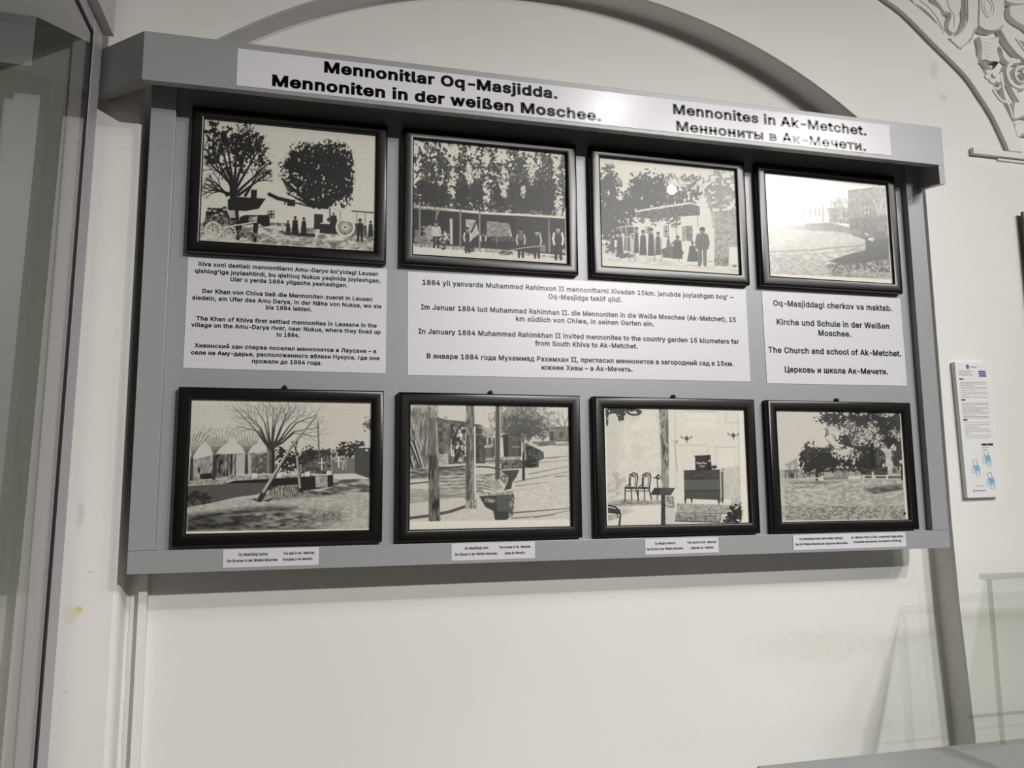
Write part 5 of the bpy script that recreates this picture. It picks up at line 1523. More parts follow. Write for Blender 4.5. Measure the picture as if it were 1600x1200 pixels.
    'ä117|48 -3 34 -1 28 1 18 9 14 13 11 19 9 32 11 44 13 48 23 58 32 62 53 66 70 68 80 70 80 89 72 97 64 99 54 99 45 97 30 82 12 87 15 94 19 99 24 104 40 113 52 115 67 115 72 114 81 111 90 105 94 101 97 96 101 83 101 0 83 0 83 16 76 7 72 5 69 2 65 0|58 14 63 15 73 21 79 28 81 32 83 41 83 57 69 53 60 51 53 50 48 50 40 48 31 42 28 36 33 19 47 14|72 134 66 145 68 151 75 157 82 157 89 151 87 136 82 133|29 134 23 142 23 148 32 157 38 157 46 151 44 136',
    'ü123|55 -2 47 -1 34 3 29 7 24 12 18 25 16 33 16 114 34 114 34 43 35 35 37 28 41 22 46 18 53 16 60 15 65 15 79 21 85 29 87 34 89 46 89 114 107 114 107 0 89 0 89 28 92 28 88 18 83 11 77 5 70 1 63 -1|74 136 72 151 80 157 86 157 94 151 92 136|31 136 29 151 37 157 43 157 52 148 52 142 46 134',
    'А144|5 0 60 153 83 153 139 0 119 0 86 91 82 104 73 131 70 143 74 143 70 131 67 120 57 91 26 0|33 43 33 60 111 60 111 43',
    'В137|18 0 18 153 72 153 82 152 91 150 99 147 105 143 110 138 114 133 117 126 119 119 119 106 118 101 116 96 103 83 94 80 94 79 99 78 109 74 117 66 121 61 125 48 125 33 123 26 120 20 116 14 110 9 103 5 95 2 74 0|37 17 73 17 84 18 93 20 99 24 103 29 106 35 107 41 105 51 103 55 100 59 96 63 87 68 81 69 37 69|37 86 77 86 82 87 91 91 97 98 99 102 101 112 100 118 98 124 94 129 81 135 72 136 37 136',
    'Д171|10 -33 10 17 22 17 27 22 39 52 43 88 49 153 144 153 144 17 161 17 161 -33 142 -33 142 0 28 0 28 -33|44 17 125 17 125 136 66 136 62 88 59 58 53 33 47 21',
    'К140|18 0 18 153 37 153 37 86 59 86 109 153 132 153 75 79 135 0 111 0 60 69 37 69 37 0',
    'Л156|10 0 10 17 18 17 22 18 28 22 32 31 33 37 35 45 36 54 44 153 138 153 138 0 119 0 119 136 61 136 55 53 53 36 47 17 41 9 33 3 28 1 22 0',
    'М188|18 0 18 153 45 153 83 56 90 37 93 25 96 15 92 15 95 25 106 56 143 153 170 153 170 0 151 0 151 98 152 111 152 137 154 137 149 123 145 109 140 97 137 87 103 0 86 0 51 87 48 96 43 108 39 122 34 137 36 137 36 99 37 87 37 0',
    'Н155|18 0 18 153 37 153 37 87 118 87 118 153 137 153 137 0 118 0 118 70 37 70 37 0',
    'П155|137 153 137 0 118 0 118 136 37 136 37 0 18 0 18 153',
    'Р133|18 0 18 153 71 153 82 152 91 150 100 146 107 141 112 136 117 129 120 121 122 113 123 104 122 95 120 87 117 80 112 73 107 67 100 62 82 56 33 56 33 73 77 73 84 75 89 77 94 80 100 88 102 93 103 98 103 110 102 116 94 129 89 132 84 134 70 136 37 136 37 0',
    'Х142|5 0 65 85 65 71 9 153 31 153 53 120 59 112 73 88 70 88 76 99 82 108 112 153 134 153 78 72 78 86 137 0 115 0 88 39 69 69 73 69 54 39 27 0',
    'Ц150|133 0 18 0 18 153 37 153 37 17 113 17 113 153 133 153|129 -33 129 0 121 0 121 17 147 17 147 -33',
    'а117|48 -3 34 -1 28 1 18 9 14 13 11 19 9 32 11 44 13 48 23 58 32 62 53 66 70 68 80 70 80 89 72 97 64 99 54 99 45 97 30 82 12 87 15 94 19 99 24 104 40 113 52 115 67 115 72 114 81 111 90 105 94 101 97 96 101 83 101 0 83 0 83 16 76 7 72 5 69 2 65 0|58 14 63 15 73 21 79 28 81 32 83 41 83 57 69 53 60 51 53 50 48 50 40 48 31 42 28 36 33 19 47 14',
    'б123|53 -2 44 1 36 5 29 10 22 17 17 25 13 34 11 44 10 71 12 90 14 99 16 106 19 113 22 118 30 128 48 137 55 138 63 140 71 140 88 153 105 153 103 142 99 135 91 129 86 127 62 124 53 122 46 120 41 117 36 113 32 107 29 100 27 91 25 80 26 80 28 85 31 90 35 94 45 102 50 105 62 109 69 109 77 108 84 106 91 102 103 90 111 74 113 64 113 54 112 44 110 34 107 25 102 17 96 11 89 5 81 1 72 -2|69 14 75 16 84 22 88 27 91 32 93 39 95 53 93 68 91 75 85 85 75 91 63 93 51 91 45 88 40 84 36 79 33 74 29 60 29 45 30 39 36 27 44 19 50 16 56 14',
    'в118|16 0 16 114 62 114 74 113 84 110 92 106 98 99 102 92 103 83 102 77 100 72 97 68 93 64 81 60 97 53 104 46 106 41 107 36 107 25 103 15 95 7 90 4 77 0|33 17 75 17 84 21 88 28 89 32 88 38 84 46 80 49 70 51 33 51|33 66 63 66 74 68 79 70 82 73 84 77 85 82 84 86 82 90 79 93 69 97 33 97',
    'г91|87 114 87 97 34 97 34 0 16 0 16 114',
    'д128|4 -33 4 17 13 17 16 19 24 35 29 62 29 69 33 114 107 114 107 17 124 17 124 -33 106 -33 106 0 22 0 22 -33|34 17 89 17 89 97 50 97 47 69 45 47 41 30 38 23',
    'е121|53 -2 44 1 35 5 28 10 22 17 17 25 13 35 11 45 10 56 11 67 13 78 17 87 21 95 27 102 35 108 43 112 52 114 62 115 68 115 74 114 85 110 91 106 96 102 100 97 104 91 107 85 111 68 111 51 22 51 22 66 101 66 93 61 93 68 89 81 87 86 79 94 74 97 62 99 49 97 44 94 39 90 33 81 29 69 29 45 33 32 36 26 40 22 45 18 57 14 68 14 80 17 92 32 109 27 104 16 101 12 91 4 85 1 78 -1 71 -2',
    'ж169|6 0 52 58 7 114 29 114 66 65 75 65 75 114 94 114 94 65 103 65 140 114 162 114 117 58 163 0 141 0 103 49 94 49 94 0 75 0 75 49 67 49 28 0',
    'з103|44 -1 37 0 30 2 24 5 19 9 15 13 12 18 10 23 9 29 28 29 29 25 31 21 35 18 40 16 51 14 58 15 68 19 72 23 74 28 75 33 74 38 72 42 68 46 63 49 56 51 41 51 41 65 49 65 60 67 65 70 69 74 71 78 71 88 69 92 62 98 57 100 46 100 36 96 30 89 30 84 12 84 14 96 18 100 22 105 26 108 32 111 45 115 59 115 72 111 77 108 85 100 89 89 89 77 87 72 83 67 79 63 68 59 68 58 76 56 82 53 87 49 91 44 93 38 94 31 93 25 88 14 84 10 79 6 73 3 67 1 59 -1',
    'и123|107 0 89 0 89 82 88 82 33 0 16 0 16 114 34 114 34 31 35 31 90 114 107 114',
    'й123|107 0 89 0 89 82 88 82 33 0 16 0 16 114 34 114 34 31 35 31 90 114 107 114|56 130 42 137 36 144 32 154 32 159 45 159 47 151 50 147 57 143 66 143 73 147 76 151 78 159 91 159 91 154 90 149 77 134 67 130',
    'к113|16 0 16 114 34 114 34 65 46 65 86 114 110 114 64 59 110 0 87 0 50 48 34 48 34 0',
    'л120|2 0 2 17 17 20 21 30 23 34 23 40 25 54 25 63 27 114 104 114 104 0 86 0 86 97 45 97 43 57 41 34 39 25 33 11 28 6 23 3 16 1 8 0',
    'м161|16 0 16 114 43 114 70 50 80 21 82 12 79 12 81 21 89 47 91 50 117 114 145 114 145 0 126 0 126 83 127 94 127 106 129 106 128 101 124 90 123 85 115 65 113 59 88 0 72 0 47 59 45 65 42 70 40 75 39 80 35 90 34 95 32 101 31 106 33 106 34 95 34 0',
    'н123|93 67 93 50 30 50 30 67|34 114 34 0 16 0 16 114|107 114 107 0 88 0 88 114',
    'о125|52 -2 43 1 35 5 28 10 22 17 17 26 13 35 11 45 10 56 11 68 13 78 17 87 22 96 28 102 35 108 43 112 52 115 72 115 81 112 90 108 97 102 103 96 108 87 114 68 114 45 108 26 103 17 97 10 90 5 81 1 72 -2|62 14 69 15 76 17 81 20 86 24 92 35 94 42 96 56 94 71 92 77 86 89 81 93 76 96 69 98 62 99 55 98 49 96 44 93 39 89 35 84 33 77 30 71 29 64 29 49 30 42 33 35 35 29 39 24 44 20 49 17 55 15',
    'п122|107 114 107 0 88 0 88 97 34 97 34 0 16 0 16 114',
    'р127|16 -43 16 114 34 114 34 96 51 112 56 114 62 115 78 115 86 112 94 108 101 103 106 96 111 88 114 78 116 68 117 57 116 45 114 35 111 25 106 17 101 10 94 5 86 1 78 -2 62 -2 57 -1 52 1 48 4 44 6 34 18 34 -43|66 14 73 15 79 17 84 20 88 24 92 29 95 35 97 42 98 49 98 65 97 72 95 78 92 84 88 89 84 93 79 96 73 98 66 99 53 97 48 94 44 90 40 85 37 79 35 72 34 65 34 49 35 41 38 35 40 29 48 19 54 16',
    'с119|52 -2 43 1 35 5 28 10 22 17 17 26 13 35 11 45 10 56 11 68 13 78 17 87 22 96 28 102 35 108 43 112 52 115 68 115 78 113 92 107 102 97 107 88 108 83 91 79 66 99 62 99 55 98 49 96 44 93 39 89 35 84 33 77 30 71 29 64 29 49 30 42 33 35 35 29 39 24 44 20 49 17 55 15 62 14 66 14 69 15 73 15 79 18 86 24 87 27 89 29 91 35 109 31 105 21 96 9 92 6 78 0 68 -2',
    'т98|40 0 40 97 2 97 2 114 96 114 96 97 58 97 58 0',
    'у117|14 -42 18 -26 45 -11 49 0 5 114 25 114 50 47 62 6 55 6 67 47 92 114 111 114 61 -17 59 -23 50 -36 46 -39 42 -41 27 -44',
    'х114|6 0 51 65 51 51 9 114 30 114 44 92 57 71 59 66 62 62 53 62 56 66 58 71 61 76 63 81 70 92 84 114 105 114 63 51 63 64 107 0 86 0 69 26 57 45 55 50 52 54 61 54 48 31 44 26 27 0',
    'ц125|16 0 16 114 34 114 34 17 88 17 88 114 107 114 107 0|103 -33 103 0 95 0 95 17 122 17 121 -33',
    'ч120|59 36 47 37 36 40 28 46 21 54 17 65 16 78 16 114 34 114 34 78 35 70 37 63 41 58 47 55 53 53 59 52 66 53 73 53 79 54 97 60 97 43 93 41 73 36|86 0 86 114 104 114 104 0',
    'ш172|16 114 34 114 34 17 77 17 77 114 95 114 95 17 137 17 137 114 156 114 156 0 16 0',
    'ы153|31 73 73 73 87 69 93 65 97 61 101 56 104 50 106 37 104 24 101 18 97 13 93 9 87 5 80 2 64 0 16 0 16 114 34 114 34 17 71 17 76 19 81 22 85 26 87 31 88 36 87 42 85 47 81 51 76 54 71 56 31 56|119 0 119 114 137 114 137 0',
    'ь116|31 73 73 73 87 69 93 65 97 61 101 56 104 50 106 37 104 24 101 18 97 13 93 9 87 5 80 2 64 0 16 0 16 114 34 114 34 17 71 17 76 19 81 22 85 26 87 31 88 36 87 42 85 47 81 51 76 54 71 56 31 56',
    'ю175|16 0 16 114 33 114 33 0|29 49 29 65 71 65 71 49|103 -2 94 1 86 5 79 10 73 17 68 26 64 35 62 45 61 56 62 68 64 78 68 87 73 96 79 102 86 108 94 112 103 115 123 115 132 112 140 108 148 102 154 96 159 87 162 78 164 68 165 56 164 45 162 35 159 26 154 17 148 10 140 5 132 1 123 -2|113 14 120 15 127 17 132 20 136 24 140 29 143 35 145 42 147 56 145 71 143 77 140 83 136 89 132 93 127 96 120 98 113 99 106 98 100 96 94 93 90 89 86 84 83 77 81 71 80 64 80 49 81 42 83 35 86 29 90 24 94 20 100 17 106 15',
    'я116|100 0 81 0 81 98 55 98 46 97 39 95 34 93 31 89 29 84 28 78 29 72 31 67 34 63 40 60 55 58 89 58 89 43 54 43 40 44 29 47 21 52 14 59 11 68 10 78 11 88 14 96 21 104 29 109 40 113 54 114 100 114|26 0 5 0 36 52 57 52',
    '–105|105 73 105 56 0 56 0 73',
)
GLYPH = {}
for _row in GLYPH_ROWS:
    _ch, _rest = _row[0], _row[1:].split('|')
    GLYPH[_ch] = (int(_rest[0]), [[(int(a), int(b)) for a, b in zip(l.split()[0::2], l.split()[1::2])] for l in _rest[1:]])
CAP = 153.0


def offset_loop(L, d):
    """mitred parallel of a closed loop, d to the left"""
    n = len(L)
    out = []
    for i in range(n):
        (ax, ay), (bx, by), (cx, cy) = L[i - 1], L[i], L[(i + 1) % n]
        ux, uy, vx, vy = bx - ax, by - ay, cx - bx, cy - by
        lu, lv = math.hypot(ux, uy), math.hypot(vx, vy)
        nx, ny, mx, my = -uy / lu, ux / lu, -vy / lv, vx / lv
        k = 1 + nx * mx + ny * my
        if k < 0.35:
            k = 0.35
        out.append((bx + (nx + mx) / k * d, by + (ny + my) / k * d))
    return out


def text_into(m, text, x0, x1, zb, cap, y, weight=9.5):
    """bold grotesque lettering, stretched to run from x0 to x1 on baseline zb"""
    pen, items = 0.0, []
    for ch in text:
        if ch == ' ':
            pen += 66
            continue
        adv, loops = GLYPH[ch]
        items.append((ch, pen, loops))
        pen += (adv if ch != '-' else adv - 22) + weight * 1.05
    first = min(p[0] for l in items[0][2] for p in l) - weight
    last = items[-1][1] + max(p[0] for l in items[-1][2] for p in l) + weight
    sx, sz = (x1 - x0) / (last - first), cap / (CAP + 1.0 * weight)
    for ch, px, loops in items:
        for L in loops:
            if ch in 'ijäöüй' and min(q[1] for q in L) > 112:
                L = [(q[0], q[1] + 9) for q in L]      # keep the dots clear of the heavier stems
            a, b = offset_loop(L, weight), offset_loop(L, -11.0)
            n = len(L)
            v = [(x0 + (px + q[0] - first) * sx, y, zb + q[1] * sz) for q in a] + [(x0 + (px + q[0] - first) * sx, y, zb + q[1] * sz) for q in b]
            m.add(v, [(i, (i + 1) % n, n + (i + 1) % n, n + i) for i in range(n)])


def sheet(name, label, cat, group, rect, y, mat, ink, tilt, paras, cap, weight=9.5):
    """printed sheet stuck on the board; paras = list of paragraphs, each a list of (text, x0, x1, baseline)"""
    x0, x1, z0, z1 = rect
    cx, cz = (x0 + x1) / 2, (z0 + z1) / 2
    s = Mesh().box(x0 - cx, x1 - cx, -0.0007, 0.0, z0 - cz, z1 - cz).build(name, M[mat], None)
    s.location = (cx, y, cz)
    s.rotation_euler = (0, -tilt, 0)
    tag(s, label, cat, group)
    for para in paras:
        m = Mesh()
        for t, a, b, zb in para:
            text_into(m, t, a - cx, b - cx, zb - cz, cap, -0.00085, weight)
        m.build('lettering', M[ink], s, fix=False)
    return s


sheet('title_label', 'long glossy white title strip with big black lettering on the canopy front', 'title label', None,
      (0.1374, 1.3799, 2.1264, 2.1905), FASCIA_Y - 0.0002, 'paper_gloss', 'ink_gloss', 0.0018,
      [[("Mennonitlar Oq-Masjidda.", 0.2747, 0.6819, 2.1669)], [("Mennoniten in der weißen Moschee.", 0.1925, 0.7640, 2.1333)],
       [("Mennonites in Ak-Metchet.", 0.9068, 1.3255, 2.1637)], [("Меннониты в Ак-Мечети.", 0.9119, 1.3219, 2.1310)]], 0.0190, 11.5)
TG = 'white text sheets between the picture rows'
sheet('text_sheet', 'white text sheet of twelve lines under the photograph with the horse cart', 'text sheet', TG,
      (0.0652, 0.3890, 1.6720, 1.8559), PANEL_Y - 0.0002, 'paper', 'ink', -0.001,
      [[("Xiva xoni dastlab mennonitlarni Amu-Daryo bo'yidagi Lausan", 0.0806, 0.3741, 1.8427), ("qishlog'iga joylashtirdi, bu qishloq Nukus yaqinida joylashgan.", 0.0761, 0.3783, 1.8307), ("Ular u yerda 1884 yilgacha yashashgan.", 0.1319, 0.3225, 1.8197)],
       [("Der Khan von Chiva ließ die Mennoniten zuerst in Lausan", 0.0893, 0.3647, 1.7973), ("siedeln, am Ufer des Amu Darya, in der Nähe von Nukus, wo sie", 0.0742, 0.3804, 1.7856), ("bis 1884 lebten.", 0.1899, 0.2640, 1.7747)],
       [("The Khan of Khiva first settled mennonites in Lausane in the", 0.0818, 0.3728, 1.7513), ("village on the Amu-Darya river, near Nukus, where they lived up", 0.0745, 0.3798, 1.7404), ("to 1884.", 0.2079, 0.2452, 1.7294)],
       [("Хивинский хан сперва поселил меннонитов в Лаусане – в", 0.0809, 0.3729, 1.7065), ("селе на Аму-дарье, расположенного вблизи Нукуса, где они", 0.0762, 0.3781, 1.6948), ("прожили до 1884 года.", 0.1706, 0.2828, 1.6836)]], 0.0069)
sheet('text_sheet', 'wide white text sheet in the middle, under the poplars and crowd photographs', 'text sheet', TG,
      (0.4259, 1.0855, 1.6724, 1.8552), PANEL_Y - 0.0002, 'paper', 'ink', 0.0062,
      [[("1884 yil yanvarda Muhammad Rahimxon II mennonitlarni Xivadan 15km. janubda joylashgan bog' –", 0.4515, 1.0580, 1.8333), ("Oq-Masjidga taklif qildi.", 0.6822, 0.8263, 1.8180)],
       [("Im Januar 1884 lud Muhammad Rahimhan II. die Mennoniten in die Weiße Moschee (Ak-Metchet), 15", 0.4492, 1.0609, 1.7888), ("km südlich von Chiwa, in seinen Garten ein.", 0.6202, 0.8891, 1.7743)],
       [("In January 1884 Muhammad Rahimkhan II invited mennonites to the country garden 15 kilometers far", 0.4447, 1.0651, 1.7455), ("from South Khiva to Ak-Metchet.", 0.6552, 0.8542, 1.7306)],
       [("В январе 1884 года Мухаммад Рахимхан II, пригласил меннонитов в загородный сад в 15км.", 0.4590, 1.0514, 1.7022), ("южнее Хивы – в Ак-Мечеть.", 0.6666, 0.8428, 1.6869)]], 0.0090)
sheet('text_sheet', 'white text sheet with five large lines under the glare-covered photograph', 'text sheet', TG,
      (1.1210, 1.4412, 1.6732, 1.8561), PANEL_Y - 0.0002, 'paper', 'ink', 0.0070,
      [[("Oq-Masjiddagi cherkov va maktab.", 1.1444, 1.4191, 1.8279)], [("Kirche und Schule in der Weißen", 1.1498, 1.4093, 1.7903), ("Moschee.", 1.2420, 1.3174, 1.7711)],
       [("The Church and school of Ak-Metchet.", 1.1279, 1.4325, 1.7340)], [("Церковь и школа Ак-Мечети.", 1.1615, 1.3978, 1.6960)]], 0.0115)
CG = 'small caption labels on the bottom rail'
for rect, label, left, right in [
    ((0.1382, 0.2841, 1.3555, 1.3836), 'small white caption label on the rail below the well pole photograph',
     [("Oq-Masjiddagi quduq.", 0.1610, 0.2061, 1.3734), ("Der Brunnen in der Weißen Moschee.", 0.1442, 0.2214, 1.3640)], [("The well in Ak- Metchet.", 0.2287, 0.2778, 1.3733), ("Колодец в Ак-мечети.", 0.2290, 0.2752, 1.3640)]),
    ((0.5007, 0.6464, 1.3553, 1.3835), 'small white caption label on the rail below the ditch photograph',
     [("Oq-Masjiddagi uylar.", 0.5232, 0.5652, 1.3734), ("Die Häuser in der Weißen Moschee.", 0.5063, 0.5802, 1.3636)], [("The houses of Ak- Metchet.", 0.5827, 0.6389, 1.3735), ("Дома Ак-Мечети.", 0.5925, 0.6287, 1.3636)]),
    ((0.8507, 0.9955, 1.3553, 1.3829), 'small white caption label on the rail below the room with chairs photograph',
     [("Oq-Masjid cherkovi.", 0.8694, 0.9104, 1.3726), ("Die Kirche in der Weißen Moschee.", 0.8534, 0.9256, 1.3629)], [("The church of Ak – Metchet.", 0.9329, 0.9916, 1.3726), ("Церковь Ак – Мечети.", 0.9401, 0.9862, 1.3629)]),
    ((1.1502, 1.3994, 1.3550, 1.3827), 'longest white caption label, on the rail below the meadow photograph',
     [("Oq-Masjiddagi nemis mennonitlari qishlog'i.", 1.1638, 1.2591, 1.3734), ("Das Dorf Weiße Moschee der deutschen Mennoniten.", 1.1542, 1.2691, 1.3636)], [("Ak- Metchet, Khiva in 1884, a mennonite village totally.", 1.2764, 1.3946, 1.3734), ("Поселение меннонитов в Ак-Мечети в 1884году.", 1.2808, 1.3901, 1.3651)])]:
    sheet('caption_label', label, 'caption label', CG, rect, FACE_Y - 0.0002, 'paper', 'ink', 0.0, [left, right], 0.0042)

# ------------------------------------------------------------------ tall glass showcase on the left
case = tag(empty('showcase', (-0.10, 0.0, 0.0)), 'tall glass showcase with grey metal frame at the left edge, mirroring the board', 'showcase')
LEAN = math.radians(0.66)
SX = -0.0580        # x of the glass side at floor level after the lean is taken out


def case_part(m, name, mat, bevel=0.0):
    """the case leans a touch; meshes are given upright with the glass side at x = 0 at height 2.19"""
    out = []
    for x, y, z in m.v:
        out.append((x - 0.080 - math.tan(LEAN) * (2.19 - z) + 0.10, y, z))
    m.v = out
    return m.build(name, M[mat], case, bevel)


D0, D1, W = -0.62, -0.09, 0.62
case_part(Mesh().box(-0.028, 0.002, -0.0895, -0.042, 0.04, 2.222), 'frame_post', 'alu', 0.002)
case_part(Mesh().box(-0.028, 0.002, D0 - 0.045, D0, 0.04, 2.222), 'frame_post', 'alu', 0.002)
case_part(Mesh().box(-W, -W + 0.03, -0.0895, -0.042, 0.04, 2.222), 'frame_post', 'alu', 0.002)
case_part(Mesh().box(-W, -W + 0.03, D0 - 0.045, D0, 0.04, 2.222), 'frame_post', 'alu', 0.002)
case_part(Mesh().box(-0.026, 0.0015, D0, D1, 2.1945, 2.222), 'top_rail', 'alu', 0.001)
case_part(Mesh().box(-0.026, 0.0015, D0, D1, 0.66, 0.70), 'bottom_rail', 'alu', 0.001)
case_part(Mesh().box(-0.005, 0.001, -0.0965, -0.0890, 0.70, 2.1945), 'gasket', 'gasket')
case_part(Mesh().box(-0.005, 0.001, D0, -0.0890, 2.1885, 2.1955), 'gasket', 'gasket')
case_part(Mesh().box(-0.006, -0.0005, D0, D1 - 0.006, 0.70, 2.189), 'side_glass', 'glass_case')
case_part(Mesh().box(-W + 0.03, -0.03, D0 - 0.03, D0 - 0.024, 0.70, 2.19), 'door_glass', 'glass_case')
case_part(Mesh().box(-W + 0.002, -0.028, -0.078, -0.060, 0.70, 2.2), 'back_panel', 'case_back')
case_part(Mesh().box(-W + 0.002, -W + 0.014, D0, -0.09, 0.70, 2.2), 'far_panel', 'case_back')
case_part(Mesh().box(-W + 0.002, -0.002, D0 - 0.04, -0.045, 0.05, 0.66), 'base_cabinet', 'alu', 0.002)
corn = Mesh()
corn.prism([(-W - 0.02, D0 - 0.07), (0.0155, D0 - 0.07), (0.0155, -0.030), (-W - 0.02, -0.030)], 'z', 2.2225, 2.40)
case_part(corn, 'cornice', 'cornice', 0.001)
case_part(Mesh().box(-W + 0.03, -0.03, D0 - 0.04, -0.05, 0.0, 0.05), 'plinth', 'gasket')

# ------------------------------------------------------------------ leaflet board on the right-hand wall
lx0, lx1, lz0, lz1 = 1.5790, 1.6620, 1.4470, 1.7310
lcx, lcz = (lx0 + lx1) / 2, (lz0 + lz1) / 2
leaf = Mesh().box(lx0 - lcx, lx1 - lcx, -0.011, 0.0, lz0 - lcz, lz1 - lcz).build('information_board', M['acrylic'], None, 0.0008)
leaf.location = (lcx, -0.0002, lcz)
leaf.rotation_euler = (0, math.radians(-0.9), 0)
tag(leaf, 'narrow white information board with tiny text and blue pictures on the right wall', 'information board')
w_, h_ = lx1 - lx0, lz1 - lz0
YF = -0.0112


def bars(name, mat, rects):
    m = Mesh()
    for u0, u1, v0, v1 in rects:
        m.add([(-w_ / 2 + u * w_, YF, h_ / 2 - v * h_) for u, v in ((u0, v1), (u1, v1), (u1, v0), (u0, v0))], [(0, 1, 2, 3)])
    return m.build(name, M[mat], leaf, fix=False)


rng = random.Random(5)
lines = []
for (v0, v1, n) in ((0.150, 0.262, 10), (0.305, 0.415, 11), (0.450, 0.560, 8)):
    for k in range(n):
        v = v0 + (v1 - v0) * k / (n - 1)
        end = 0.90 if k % 3 != 2 else rng.uniform(0.25, 0.7)
        u = 0.09 + rng.uniform(0, 0.03)
        while u < end:
            du = rng.uniform(0.05, 0.15)
            lines.append((u, min(u + du, end), v, v + 0.0042))
            u += du + 0.016
bars('text_lines', 'grey_print', lines)
bars('heading_lines', 'grey_print', [(0.09, 0.52, 0.066, 0.071), (0.09, 0.46, 0.081, 0.086), (0.09, 0.52, 0.096, 0.101), (0.46, 0.66, 0.034, 0.042)])
for r_ in ((0.09, 0.22, 0.124, 0.134), (0.09, 0.22, 0.279, 0.289), (0.09, 0.22, 0.427, 0.437)):
    bars('language_tag', 'black_print', [r_])
for r_ in ((0.58, 0.745, 0.607, 0.623), (0.765, 0.93, 0.607, 0.623)):
    bars('store_badge', 'black_print', [r_])
for r_ in ((0.70, 0.92, 0.064, 0.077), (0.70, 0.93, 0.080, 0.093), (0.71, 0.93, 0.096, 0.110)):
    bars('purple_tag', 'purple', [r_])
lg = Mesh()
lg.prism([(-w_ / 2 + u * w_, h_ / 2 - v * h_) for u, v in ((0.33, 0.026), (0.38, 0.020), (0.43, 0.026), (0.42, 0.048), (0.385, 0.056), (0.345, 0.044))], 'y', YF, YF - 0.0001)
lg.build('emblem', M['purple'], leaf)
for (u, v) in ((0.72, 0.715), (0.36, 0.785), (0.77, 0.880)):
    bars('phone_picture', 'pale_blue', [(u - 0.15, u + 0.10, v - 0.020, v + 0.040)])
    cx0, cz0 = -w_ / 2 + u * w_, h_ / 2 - v * h_
    sc = Mesh()
    sc.prism([(cx0 - 0.0075, cz0 + 0.0055), (cx0 + 0.0045, cz0 + 0.0065), (cx0 + 0.0085, cz0 - 0.0050), (cx0 - 0.0030, cz0 - 0.0065)], 'y', YF - 0.0001, YF - 0.0002)
    sc.build('phone_picture', M['blue'], leaf)
    ol = Mesh()
    P = [(cx0 - 0.0085, cz0 + 0.016), (cx0 + 0.001, cz0 + 0.017), (cx0 + 0.0075, cz0 - 0.015), (cx0 - 0.0015, cz0 - 0.0165)]
    for a, b in zip(P, P[1:] + P[:1]):
        tx, tz = b[0] - a[0], b[1] - a[1]
        l = math.hypot(tx, tz)
        nx, nz = -tz / l * 0.0004, tx / l * 0.0004
        ol.add([(a[0] - nx, YF - 0.0003, a[1] - nz), (b[0] - nx, YF - 0.0003, b[1] - nz), (b[0] + nx, YF - 0.0003, b[1] + nz), (a[0] + nx, YF - 0.0003, a[1] + nz)], [(0, 1, 2, 3)])
    ol.build('phone_outline', M['grey_print'], leaf, fix=False)
bars('footer', 'grey_print', [(0.26, 0.50, 0.912, 0.917), (0.28, 0.58, 0.944, 0.954), (0.19, 0.245, 0.940, 0.958)])
bars('store_notes', 'grey_print', [(0.58, 0.78, 0.634, 0.638), (0.58, 0.72, 0.648, 0.652)])

# ------------------------------------------------------------------ picture frame cut by the right edge
rf = tag(empty('picture_frame', (1.9600, 0.0, 1.90)), 'brown gilt picture frame on the right wall, mostly cut off by the photo edge', 'picture frame')
for x0, x1, z0, z1, nm in ((1.7880, 1.817, 1.76, 2.0740, 'side_rail'), (2.130, 2.16, 1.76, 2.0740, 'side_rail'), (1.8175, 2.1295, 2.045, 2.0740, 'top_rail'), (1.8175, 2.1295, 1.76, 1.790, 'bottom_rail')):
    part(Mesh().box(x0, x1, -0.0165, -0.0085, z0, z1), nm, M['wood'], rf, 0.0015)
part(Mesh().box(1.8175, 2.1295, -0.0130, -0.0090, 1.7905, 2.0445), 'picture', M['paper'], rf)
part(Mesh().box(1.90, 2.02, -0.0089, -0.0005, 1.82, 2.00), 'wall_mount', M['wood'], rf)

# ------------------------------------------------------------------ low grey plinth with a flared glass vitrine
pl = tag(empty('plinth', (1.7, -0.40, 0.0)), 'low grey plinth along the wall at the bottom right, carrying the glass vitrine', 'plinth')
part(Mesh().box(1.02, 2.60, -0.72, -0.095, 0.96, 1.0), 'top_slab', M['plinth'], pl, 0.003)
part(Mesh().box(1.05, 2.57, -0.69, -0.12, 0.0, 0.96), 'body', M['plinth'], pl)
vt = tag(empty('glass_vitrine', (1.8, -0.40, 1.0)), 'flared glass vitrine with thin grey top frame standing on the plinth at right', 'vitrine')


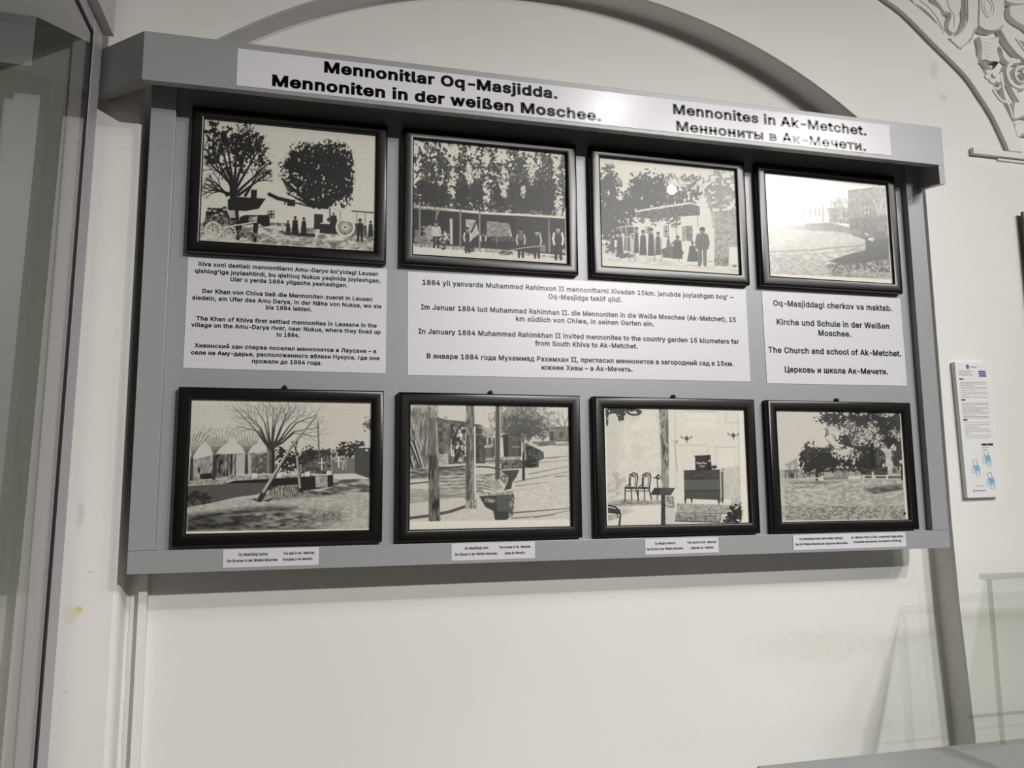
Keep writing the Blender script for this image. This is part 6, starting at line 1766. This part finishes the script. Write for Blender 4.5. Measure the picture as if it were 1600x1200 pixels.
def pane(quad, t, name, mat):
    """slab between a quad and its copy moved inwards by vector t"""
    q = [Vector(p) for p in quad]
    tv = Vector(t)
    m = Mesh()
    m.add([tuple(p) for p in q] + [tuple(p + tv) for p in q], [(0, 1, 2, 3), (7, 6, 5, 4), (0, 4, 5, 1), (1, 5, 6, 2), (2, 6, 7, 3), (3, 7, 4, 0)])
    return part(m, name, mat, vt)


zt, zb = 1.2975, 1.0005
TL, TR, BL, BR = 1.4955, 2.10, 1.4090, 2.19
yb, yf = -0.120, -0.66
GV = M['glass_vitrine']
pane([(BL, yb, zb), (BR, yb, zb), (TR, yb, zt), (TL, yb, zt)], (0, -0.004, 0), 'back_glass', GV)
pane([(BL, yf, zb), (BR, yf, zb), (TR, yf + 0.10, zt), (TL, yf + 0.10, zt)], (0, 0.004, 0), 'front_glass', GV)
pane([(BL, yf, zb), (BL, yb - 0.005, zb), (TL, yb - 0.005, zt), (TL, yf + 0.10, zt)], (0.004, 0, 0), 'side_glass', GV)
pane([(BR, yf, zb), (BR, yb - 0.005, zb), (TR, yb - 0.005, zt), (TR, yf + 0.10, zt)], (-0.004, 0, 0), 'side_glass', GV)
part(Mesh().box(TL - 0.003, TR, yb - 0.008, yb + 0.004, zt, 1.3075), 'top_rail', M['glass_edge'], vt)
part(Mesh().box(TL - 0.003, TR, yf + 0.096, yf + 0.108, zt, 1.3075), 'top_rail', GV, vt)
part(Mesh().box(TL - 0.003, TL + 0.008, yf + 0.108, yb - 0.008, zt, 1.3075), 'top_rail', GV, vt)
part(Mesh().box(TR - 0.012, TR, yf + 0.108, yb - 0.008, zt, 1.3075), 'top_rail', GV, vt)
part(Mesh().box(TL + 0.008, TR - 0.012, yf + 0.108, yb - 0.008, zt + 0.002, zt + 0.006), 'lid_glass', GV, vt)
part(Mesh().box(1.5000, 1.5090, yb - 0.0075, yb - 0.0045, 1.004, zt), 'corner_strip', M['glass_edge'], vt)
part(Mesh().box(1.4330, 2.165, yb - 0.0075, yb - 0.0045, 1.0540, 1.0590), 'cross_strip', M['glass_edge'], vt)
